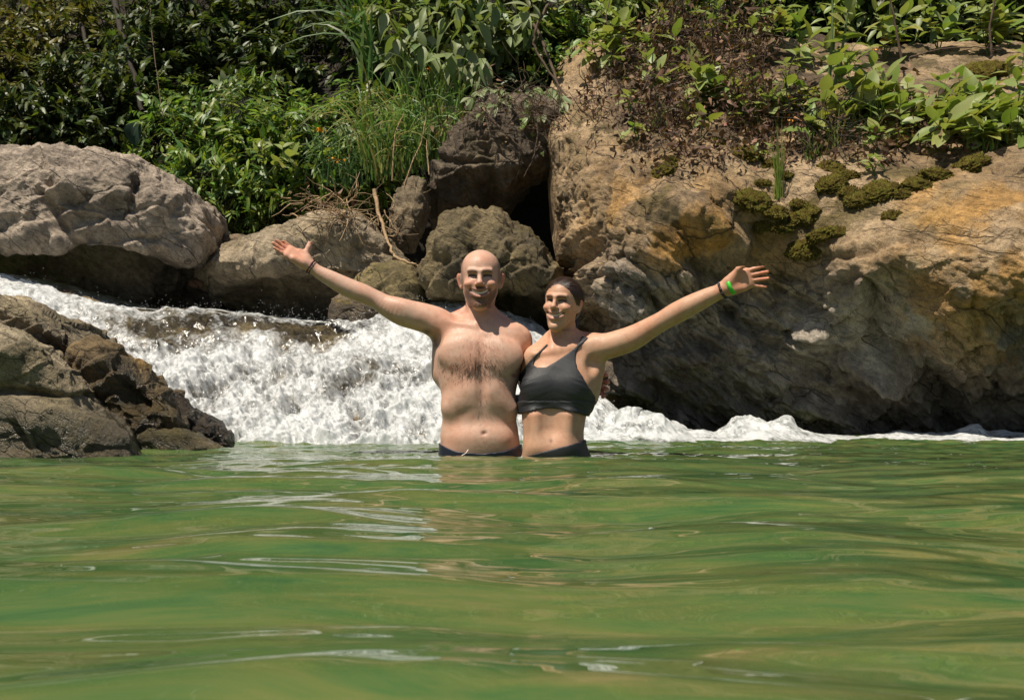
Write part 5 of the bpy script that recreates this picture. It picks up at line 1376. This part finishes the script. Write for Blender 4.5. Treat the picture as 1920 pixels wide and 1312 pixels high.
# the large drooping shrub, centre top
rng0 = np.random.default_rng(77)
for (bx, by, tips) in [(800, 175, [(720, 20), (740, 70), (770, 40), (730, 120), (800, 10)]), (880, 160, [(830, 30), (860, 10), (900, 40), (790, 85), (845, 100), (905, 110)]), (970, 120, [(930, 10), (975, 20), (950, 70), (1000, 5), (900, -20)])]:
    b = hillp(bx, by, .55); Yb = b[1]
    leafy("large shrub of drooping pale grey-green leaves above the grass clump" if bx == 800 else ("drooping pale-leaved shrub rooted over the dark wedged boulder" if bx == 880 else "drooping pale-leaved shrub with its crown cut by bare vines"),
          b, [P(x, y, Yb - rng0.uniform(.1, .45)) for x, y in tips], 'pale', .20, 10, 700 + bx, "drooping_shrub", droop=1.15, stem='bark', sr=.009, cat="shrub", start=.3)

for i, (bx, by, tips, lab) in enumerate([(930, 165, [(880, 185), (905, 215), (930, 200), (955, 190)], "low drooping spray hanging over the crown of the dark wedged boulder"), (1030, 165, [(990, 190), (1020, 215), (1045, 230), (1060, 195)], "drooping spray trailing into the cleft beside the tall boulder")]):
    b = hillp(bx, by, .8); leafy(lab, b, [P(x, y, 7.0 + .05 * (j % 2)) for j, (x, y) in enumerate(tips)], 'pale', .12, 9, 760 + i, "drooping_spray", droop=1.0, stem='bark', sr=.006, start=.25)
# broad-leaved plants on top of the tall boulder
def top(px, py): return on_surface(px, py)[0]
for i, (bx, by, tips, L, nl, lab) in enumerate([
        (1545, 240, [(1560, -20), (1590, 20)], .20, 7, "tall green-stalked broad-leaved plant on the tall boulder's crest"),
        (1570, 250, [(1545, 175), (1600, 165), (1640, 190), (1580, 205)], .20, 4, "low rosette plant with broad light leaves beside the dark twig clump"),
        (1780, 240, [(1790, 175), (1830, 190), (1760, 205)], .21, 4, "broad light-leaved seedling standing alone on the right of the lit ledge"),
        (1870, 250, [(1890, 190), (1905, 150)], .14, 7, "narrow-leaved plant at the right end of the lit ledge"),
        (1310, 265, [(1312, 210), (1320, 215)], .13, 3, "small seedling with upright leaves on the boulder's pale shoulder"),
        (1195, 268, [(1195, 240), (1185, 236)], .11, 3, "tiny pale sprout on the boulder's left shoulder"),
        (1440, 120, [(1430, 10), (1470, 30), (1410, 50)], .17, 6, "leafy plant with rounded leaves rising behind the brown dead scrub"),
        (1660, 110, [(1640, 20), (1690, 30), (1670, 60)], .16, 7, "leafy plant behind the orange blossoms"),
        (1760, 100, [(1740, 10), (1790, 20), (1770, 55)], .17, 7, "leafy plant over the bare patch of lit rock"),
        (1850, 100, [(1840, 15), (1880, 25), (1900, 60)], .16, 8, "leafy plant with a reddish dry stalk at the boulder's right crest"),
        (1500, 130, [(1500, 40), (1520, 70)], .18, 6, "leafy plant in front of the tall green stalk"),
        (1260, 110, [(1240, 30), (1270, 50), (1220, 70)], .15, 7, "leafy plant left of the brown dead scrub"),
        (1130, 130, [(1110, 60), (1150, 50), (1090, 90)], .13, 8, "leafy plant over the gap between the two dark boulders"),
        (1640, 330, [(1630, 295), (1650, 300)], .08, 4, "small sprig in the mossy hollow of the boulder"),
        (1430, 300, [(1445, 275), (1420, 282)], .07, 4, "small sprig beside the upright grass tuft"),
        (1700, 225, [(1690, 180), (1715, 190)], .13, 5, "olive-leaved sprig between the rosette and the lone seedling"),
        (1000, 235, [(1010, 275), (990, 215)], .13, 4, "sprig hanging over the face of the dark wedged boulder"),
        (500, 330, [(480, 270), (530, 275), (555, 290)], .12, 7, "yellow-green leafy spray standing out from the bright bushes")]):
    b = top(bx, by) if i != 17 else hillp(bx, by, .75)
    leafy(lab, b, [P(x, y, b[1] - 0.05 * (j % 3)) for j, (x, y) in enumerate(tips)], 'broad', L, nl, 800 + i, stem='stem_green' if i != 9 else 'bark', droop=0.10, sr=.006 if i else .016)
rc = np.random.default_rng(123)
for i in range(64):
    bx = rc.uniform(1130, 1930); by = rc.uniform(95, 235) if i % 3 else rc.uniform(85, 120)
    if i > 34: bx = rc.uniform(1440, 1930); by = rc.uniform(190, 290)
    if 1640 < bx < 1860 and 105 < by < 190: continue
    b = top(bx, by); h = rc.uniform(50, 110) * (0.7 if i > 34 else 1)
    leafy("leafy plant of light green oval leaves growing on the tall boulder's crest", b, [P(bx + rc.normal(0, 25), by - h * rc.uniform(.5, 1.1), b[1] - .05 * j) for j in range(rc.integers(2, 4))], 'broad', rc.uniform(.11, .20), int(rc.integers(4, 8)), 2000 + i, group="leafy plants on the crest", droop=.15, sr=.005)
# big single leaves
for (px, py, L, kind, lab, d) in [(256, 226, .22, 'dark', "big dark heart-shaped leaf hanging beside the grey boulder", (-.1, -.12, -.95)), (672, 238, .26, 'wide', "big pale torn leaf catching the sun left of the grass", (-.6, -.4, -.55)), (700, 70, .3, 'wide', "wide yellow-green leaf among the drooping shrub", (.3, -.5, -.6))]:
    b = hillp(px, py + 60, .3); tip = hillp(px, py, .75)
    r = empty("large_leaf_plant", b); tag(r, lab, "plant")
    tv, tf = tube(np.array([b, b * .4 + tip * .6 + np.array([0, 0, .06]), tip]), [.008, .006, .004], 5); mesh_obj("stem", tv, tf, M['stem_green'], r)
    put_leaf(r, LM[kind][0], tip, d, (0, -.8, .5), L)
# palmate leaf
pb = hillp(430, 235, .4); pc = hillp(425, 165, .8); r = empty("palmate_plant", pb); tag(r, "pale palmate leaf with radiating lobes above the bright bushes", "plant")
tv, tf = tube(np.array([pb, pb * .5 + pc * .5 + np.array([.03, 0, 0]), pc]), [.008, .006, .004], 5); mesh_obj("stem", tv, tf, M['stem_green'], r)
for a in range(8):
    t = math.radians(-80 + a * 45); put_leaf(r, LM['pale'][0], pc, (math.cos(t), -.35, math.sin(t) * .8), (0, -.85, .5), .15)

# ---- grass
def grass(label, bases, n, L, W, cols, seed, spread, lean=(0, 0), group=None, arch=1.0, name="grass_clump", cat="grass", up=1.0):
    rng = np.random.default_rng(seed); bases = np.array(bases, float)
    root = empty(name, bases.mean(0)); tag(root, label, cat, group)
    b = bases[rng.integers(0, len(bases), n)] + rng.normal(0, spread, (n, 3)) * np.array([1, .6, .25])
    az = rng.uniform(0, 2 * math.pi, n); out = np.stack([np.cos(az) + lean[0], np.sin(az) * .8 - 0.3 + lean[1], 0 * az], 1)
    l = L * rng.uniform(.5, 1.25, n); S = 7; t = np.linspace(0, 1, S)
    rise = up * rng.uniform(.55, 1.0, n); reach = rng.uniform(.25, .8, n) * arch
    p = b[:, None] + out[:, None] * (reach * l)[:, None, None] * (t ** 1.5)[None, :, None]
    p[..., 2] += (rise * l)[:, None] * (1.9 * t - 1.35 * t ** 2.2 * arch * np.clip(reach[:, None] * 1.6, .3, 1.3))
    tg = np.gradient(p, axis=1); sd = np.cross(tg, np.array([0, -1, .4])); sd /= np.linalg.norm(sd, axis=2, keepdims=True) + 1e-9
    w = (W * rng.uniform(.6, 1.2, n))[:, None] * (1 - t ** 2.5)[None] * .5 + .0004
    v = np.stack([p - sd * w[..., None], p + sd * w[..., None]], 2).reshape(-1, 3)
    f = []
    i = np.arange(n)[:, None] * (2 * S) + np.arange(S - 1)[None] * 2; i = i.ravel()
    f = np.stack([i, i + 1, i + 3, i + 2], 1)
    tag(mesh_obj("blades", v, f, M['grass'], root, attrs={'Col': ('FLOAT_COLOR', np.repeat(pick(cols, n, rng), 2 * S, axis=0))}), kind="stuff")
GR = [(0.15, 0.25, 0.035), (0.11, 0.21, 0.03), (0.20, 0.29, 0.05), (0.07, 0.15, 0.028), (0.28, 0.26, 0.08)]
def hb(px, py, off): return hillp(px, py, off)
grass("tall bright clump of arching grass left of the dark wedged boulder", [hb(x, y, .75) for x, y in ((720, 330), (760, 320), (800, 300), (840, 260), (700, 300), (780, 280))], 430, .62, .011, GR, 901, .09, arch=1.0)
grass("cane grass with long arching blades in front of the dark gap", [hb(x, y, .6) for x, y in ((690, 150), (700, 120), (680, 100))], 26, .85, .020, [(0.07, 0.15, 0.03), (0.10, 0.19, 0.04)], 902, .05, lean=(-.7, 0))
grass("thin green grass tuft standing on the mossy ledge", [top(1462, 372), top(1458, 375)], 26, .24, .006, [(0.14, 0.21, 0.03), (0.19, 0.23, 0.05)], 903, .012, arch=.25)
for i, (x, y, n, L) in enumerate([(1230, 240, 24, .16), (1290, 225, 26, .18), (1420, 260, 22, .14), (1530, 300, 26, .14), (1560, 280, 30, .2), (1820, 250, 30, .16), (1900, 270, 30, .16), (1600, 265, 40, .2), (1640, 260, 36, .22), (1385, 205, 40, .2), (1340, 160, 30, .22), (1690, 255, 26, .18), (1470, 215, 30, .2), (1850, 285, 30, .12), (1760, 270, 24, .12)]):
    grass("wispy tuft of green and straw grass among the plants on the tall boulder", [top(x, y)], n, L, .006, [(0.12, 0.19, 0.03), (0.24, 0.21, 0.08), (0.16, 0.20, 0.05)], 910 + i, .03, group="wispy tufts on the tall boulder", arch=.8)
grass("dark fringe of grass hanging beside the bright bushes", [hb(x, y, .6) for x, y in ((640, 350), (680, 345), (620, 320))], 120, .4, .009, [(0.05, 0.11, 0.025), (0.08, 0.15, 0.03)], 930, .08)

# ---- dead scrub, roots, vines, driftwood
def twig_bundle(rng, pts, n, L, r, wig=.3, down=.0, aniso=(1, .6, .8)):
    V, Q, o = [], [], 0
    for i in range(n):
        p = pts[rng.integers(0, len(pts))] + rng.normal(0, .05, 3); d = rng.normal(0, 1, 3) * np.array(aniso) + np.array([0, -.2, -down]); d /= np.linalg.norm(d); c = [p]
        l = L * rng.uniform(.4, 1.3)
        for s in range(6):
            d = d + rng.normal(0, wig, 3); d /= np.linalg.norm(d); c.append(c[-1] + d * l / 6)
        tv, tf = tube(np.array(c), np.linspace(r, r * .35, 7) * rng.uniform(.5, 1.3), 4); V.append(tv); Q.append(tf + o); o += len(tv)
    return np.concatenate(V), np.concatenate(Q)
def dry_leaves(rng, pts, n, L, cols, sp=.07):
    p = pts[rng.integers(0, len(pts), n)] + rng.normal(0, sp, (n, 3))
    l = L * rng.uniform(.5, 1.3, n)
    v, f = leaves_geo(p, rng.normal(0, 1, (n, 3)) + np.array([0, 0, -.5]), rng.normal(0, 1, (n, 3)), l, l * rng.uniform(.25, .6, n), rng.uniform(.2, 1.1, n))
    return v, f, np.repeat(pick(cols, n, rng, .3), 8, axis=0)
BN = [(0.13, 0.075, 0.045), (0.18, 0.105, 0.065), (0.09, 0.05, 0.035), (0.22, 0.14, 0.09), (0.07, 0.04, 0.03)]
rng = np.random.default_rng(40)
def scrub(label, spots, off, ntw, L, r, nleaf, ll, mat='bark', name="dead_scrub", cols=BN, sp=.07, cat="dead scrub"):
    pts = np.array([top(x, y) + np.array([0, -off * rng.random(), off * .6 * rng.random()]) for x, y in spots])
    root = empty(name, pts.mean(0) - np.array([0, 0, .05])); tag(root, label, cat)
    tv, tf = twig_bundle(rng, pts, ntw, L, r); tag(mesh_obj("twigs", tv, tf, M[mat], root), kind="stuff")
    if nleaf:
        v, f, c = dry_leaves(rng, pts, nleaf, ll, cols, sp); tag(mesh_obj("dead_leaves", v, f, M['dry'], root, smooth=False, attrs={'Col': ('FLOAT_COLOR', c)}), kind="stuff")
u = rng.uniform
scrub("tangle of withered brown scrub draped over the boulder's shoulder", [(u(1190, 1440), u(45, 235)) for _ in range(70)], .35, 260, .34, .0045, 2600, .05)
scrub("dead brown creeper hanging down the boulder's left shoulder", [(u(1090, 1260), u(120, 250)) for _ in range(40)], .2, 120, .26, .004, 700, .045)
scrub("clump of dark bare twigs in the middle of the ledge", [(u(1470, 1570), u(200, 290)) for _ in range(26)], .18, 110, .26, .005, 150, .04, 'bark_dark')
scrub("brown leaf litter lying on the ledge under the plants", [(u(1180, 1800), u(190, 310)) for _ in range(110)], .06, 220, .2, .003, 3600, .045)
scrub("matted dry roots hanging over the dark wedged boulder", [(u(840, 1060), u(180, 270)) for _ in range(40)], .2, 150, .3, .0035, 260, .035)
scrub("drift of dry straw and roots caught above the pale tan boulder", [(u(470, 720), u(355, 420)) for _ in range(40)], .15, 190, .3, .0045, 260, .04, 'straw')
scrub("bundle of bleached roots between the pale boulder and the upright stone", [(u(690, 740), u(350, 460)) for _ in range(24)], .12, 70, .26, .005, 60, .03, 'straw')
def stick(name, label, pts, r0, r1, mat, cat, group=None, sides=7):
    pts = np.array(pts, float); t = np.linspace(0, 1, len(pts)); tt = np.linspace(0, 1, len(pts) * 6)
    c = np.stack([np.interp(tt, t, pts[:, i]) for i in range(3)], 1); ker = np.hanning(9); ker /= ker.sum()
    c = np.stack([np.convolve(np.pad(c[:, i], 4, 'edge'), ker, 'valid') for i in range(3)], 1); c += rng.normal(0, r0 * .25, c.shape)
    v, f = tube(c, np.linspace(r0, r1, len(c)), sides)
    tag(mesh_obj(name, v, f, M[mat], origin=pts[0]), label, cat, group)
stick("driftwood_stick", "pale straight driftwood stick leaning across the stones", [P(700, 350, 7.0), P(715, 420, 6.85), P(742, 488, 6.6)], .016, .009, 'straw', "stick")
stick("driftwood_stick", "short bleached stick lying over the small mossy dome", [P(735, 480, 6.55), P(765, 492, 6.5), P(790, 500, 6.5)], .012, .006, 'straw', "stick")
stick("dead_stalk", "dry bent stalk rising in front of the grass clump", [P(735, 345, 7.3), P(738, 280, 7.3), P(742, 245, 7.35), P(758, 212, 7.4)], .006, .004, 'straw', "stalk")
stick("dead_stalk", "straw stalk slanting from the grass to the upright stone", [P(755, 360, 7.2), P(770, 310, 7.2), P(790, 270, 7.25), P(800, 215, 7.3)], .006, .004, 'straw', "stalk")
stick("dead_stalk", "vertical straw stalk against the dark wedged boulder", [P(805, 330, 7.0), P(801, 290, 7.05), P(800, 262, 7.1)], .005, .003, 'straw', "stalk")
stick("dead_branch", "long bare branch slanting down from the drooping shrub", [P(1000, 40, 7.9), P(1030, 110, 7.7), P(1060, 200, 7.5), P(1072, 225, 7.3)], .014, .008, 'bark', "branch")
stick("dead_branch", "forked grey branch crossing the scrub above the cave gap", [P(1030, 5, 7.7), P(1005, 50, 7.6), P(1000, 90, 7.6), P(1040, 150, 7.5), P(1085, 215, 7.3)], .012, .007, 'bark', "branch")
stick("root", "bare root running down the dark wedged boulder", [P(905, 200, 6.95), P(930, 235, 6.9), P(960, 260, 6.88), P(985, 290, 6.88)], .010, .005, 'bark', "root")
stick("root", "thin root curling over the face of the dark wedged boulder", [P(1000, 210, 6.95), P(1010, 250, 6.9), P(1000, 300, 6.9), P(980, 335, 6.92)], .007, .003, 'bark', "root")
stick("vine", "looping brown vine hanging beside the leafy plant at the gap", [P(1150, -20, 7.6), P(1135, 30, 7.5), P(1142, 60, 7.5), P(1165, 50, 7.5), P(1185, 20, 7.5)], .005, .004, 'bark', "vine")
stick("vine", "thin pale vine hanging over the olive thicket", [hillp(280, -40, 1.0), hillp(284, 60, 1.0), hillp(294, 140, .95), hillp(306, 225, .9)], .0045, .0035, 'bark', "vine")
stick("sapling_trunk", "slender dark sapling trunk leaning in the olive thicket", [hillp(205, -60, .95), hillp(225, 50, .95), hillp(245, 120, .9), hillp(268, 215, .7)], .030, .018, 'bark_dark', "trunk")
stick("sapling_trunk", "thin dark sapling stem crossing the thicket's centre", [hillp(150, 40, .9), hillp(170, 110, .9), hillp(195, 200, .8)], .018, .012, 'bark_dark', "trunk")
stick("dead_branch", "bare horizontal twig arching over the lit crest of rock", [P(1700, 110, 7.0), P(1760, 92, 6.9), P(1830, 88, 6.9), P(1880, 95, 6.9)], .006, .003, 'bark', "branch")
stick("dead_branch", "reddish dry stalk standing at the boulder's right crest", [P(1860, 110, 6.9), P(1855, 50, 6.9), P(1870, -20, 6.9)], .010, .006, 'bark', "branch")
stick("dead_branch", "dry stalk standing behind the orange blossoms", [P(1690, 120, 7.1), P(1680, 50, 7.1), P(1665, -20, 7.1)], .010, .006, 'bark', "branch")

# blossoms
def blossom(label, p, r, n, seed):
    rg = np.random.default_rng(seed); p = np.asarray(p, float); root = empty("blossom", p - np.array([0, 0, .10])); tag(root, label, "flower")
    tv, tf = tube(np.array([p - np.array([0, -.02, .10]), p - np.array([0, -.01, .05]), p]), [.003, .0025, .002], 4); mesh_obj("stem", tv, tf, M['stem_green'], root)
    q = p + rg.normal(0, r, (n, 3)) * np.array([1.3, .6, .5]); v, f = leaves_geo(q, rg.normal(0, 1, (n, 3)) + np.array([0, -.4, .4]), rg.normal(0, 1, (n, 3)), np.full(n, .02), np.full(n, .014), np.full(n, .3))
    tag(mesh_obj("petals", v, f, M['flower'], root, smooth=False), kind="stuff")
for i, (x, y, off, r, lab) in enumerate([(630, 300, .85, .03, "yellow-orange blossom head in front of the bright bushes"), (600, 245, .85, .02, "small orange blossom at the top of the bright bushes"), (805, 130, .9, .02, "orange blossom above the grass clump"), (1155, 90, .7, .025, "orange blossom beside the dead scrub")]):
    blossom(lab, hillp(x, y, off), r, 26, 950 + i)
for i, (x, y, r, lab) in enumerate([(1488, 242, .022, "orange blossom at the foot of the dark bare twigs"), (1478, 206, .014, "small orange blossom above the dark bare twigs"), (1655, 95, .02, "orange blossoms in front of the crest plants"), (1640, 112, .016, "little orange blossom on the crest of lit rock")]):
    blossom(lab, top(x, y) + np.array([0, -.06, .05]), r, 18, 960 + i)

# ---- moss cushions on the tall boulder
def mat_moss():
    t = NT("moss"); v = t.tc(); n = t.noise(140, 4, 0.7, v); n2 = t.noise(22, 3, 0.6, v)
    c = t.ramp(n2, [(0.3, (0.10, 0.065, 0.018)), (0.5, (0.15, 0.12, 0.025)), (0.7, (0.18, 0.18, 0.03))])
    c = t.mix(1.0, c, t.ramp(n, [(0.35, (0.35, 0.35, 0.35)), (0.65, (1.3, 1.3, 1.2))]), 'MULTIPLY')
    p = t.set(t.add("BsdfPrincipled"), Base_Color=c, Roughness=0.95, Normal=t.bump(n, 1.0, 0.02)); p.inputs["Specular IOR Level"].default_value = 0.1
    return t.done(p.outputs[0])
M['moss'] = mat_moss()
rg = np.random.default_rng(61)
for i, (x, y, w) in enumerate([(1245, 322, 22), (1258, 300, 12), (1410, 375, 28), (1430, 345, 14), (1455, 398, 20), (1505, 405, 26), (1430, 420, 16), (1465, 425, 20), (1500, 465, 24), (1520, 470, 18), (1560, 345, 24), (1610, 375, 22), (1650, 360, 30), (1590, 360, 16), (1720, 350, 26), (1755, 328, 24), (1820, 308, 26), (1540, 440, 24), (1575, 435, 16), (1670, 405, 16),
                               (1400, 290, 26), (1440, 310, 18), (1470, 330, 14), (1350, 270, 18), (1560, 320, 26), (1590, 330, 18), (1500, 385, 16), (1690, 365, 14), (1850, 140, 40), (1780, 250, 30), (1700, 270, 30), (1860, 240, 30)]):
    p, n = on_surface(x, y); Rr = w / F * p[1]
    d, f = cube_sphere(22)
    n = n * .6 + np.array([0, -.3, .6]); n /= np.linalg.norm(n); e = np.cross(n, [0, 1, 0.2]); e /= np.linalg.norm(e); g = np.cross(n, e)
    q = d * (1 + 0.32 * fbm(d * 1.8 + i * 7, 4, 70)[:, None] + 0.16 * fbm(d * 7 + i, 3, 72)[:, None]) * np.array([1.2, .95, .5]) * Rr
    v = p + q[:, :1] * e + q[:, 1:2] * g + q[:, 2:] * n
    o = mesh_obj("moss_cushion", v, f, M['moss']); tag(o, "rounded olive-brown moss cushion clinging to the tall boulder", "moss", "moss cushions on the tall boulder")
    nf = 420; k = rg.integers(0, len(v), nf); vn = vnormals(v, f)[k]
    ll = rg.uniform(.008, .018, nf); lv, lf = leaves_geo(v[k] - vn * .002, vn + rg.normal(0, .5, (nf, 3)), rg.normal(0, 1, (nf, 3)), ll, ll * .3, rg.uniform(0, .5, nf))
    tag(mesh_obj("fronds", lv, lf, M['dry'], o, attrs={'Col': ('FLOAT_COLOR', np.repeat(pick([(0.17, 0.13, 0.03), (0.12, 0.12, 0.025), (0.22, 0.19, 0.05), (0.10, 0.06, 0.02)], nf, rg), 8, axis=0))}), kind="stuff")
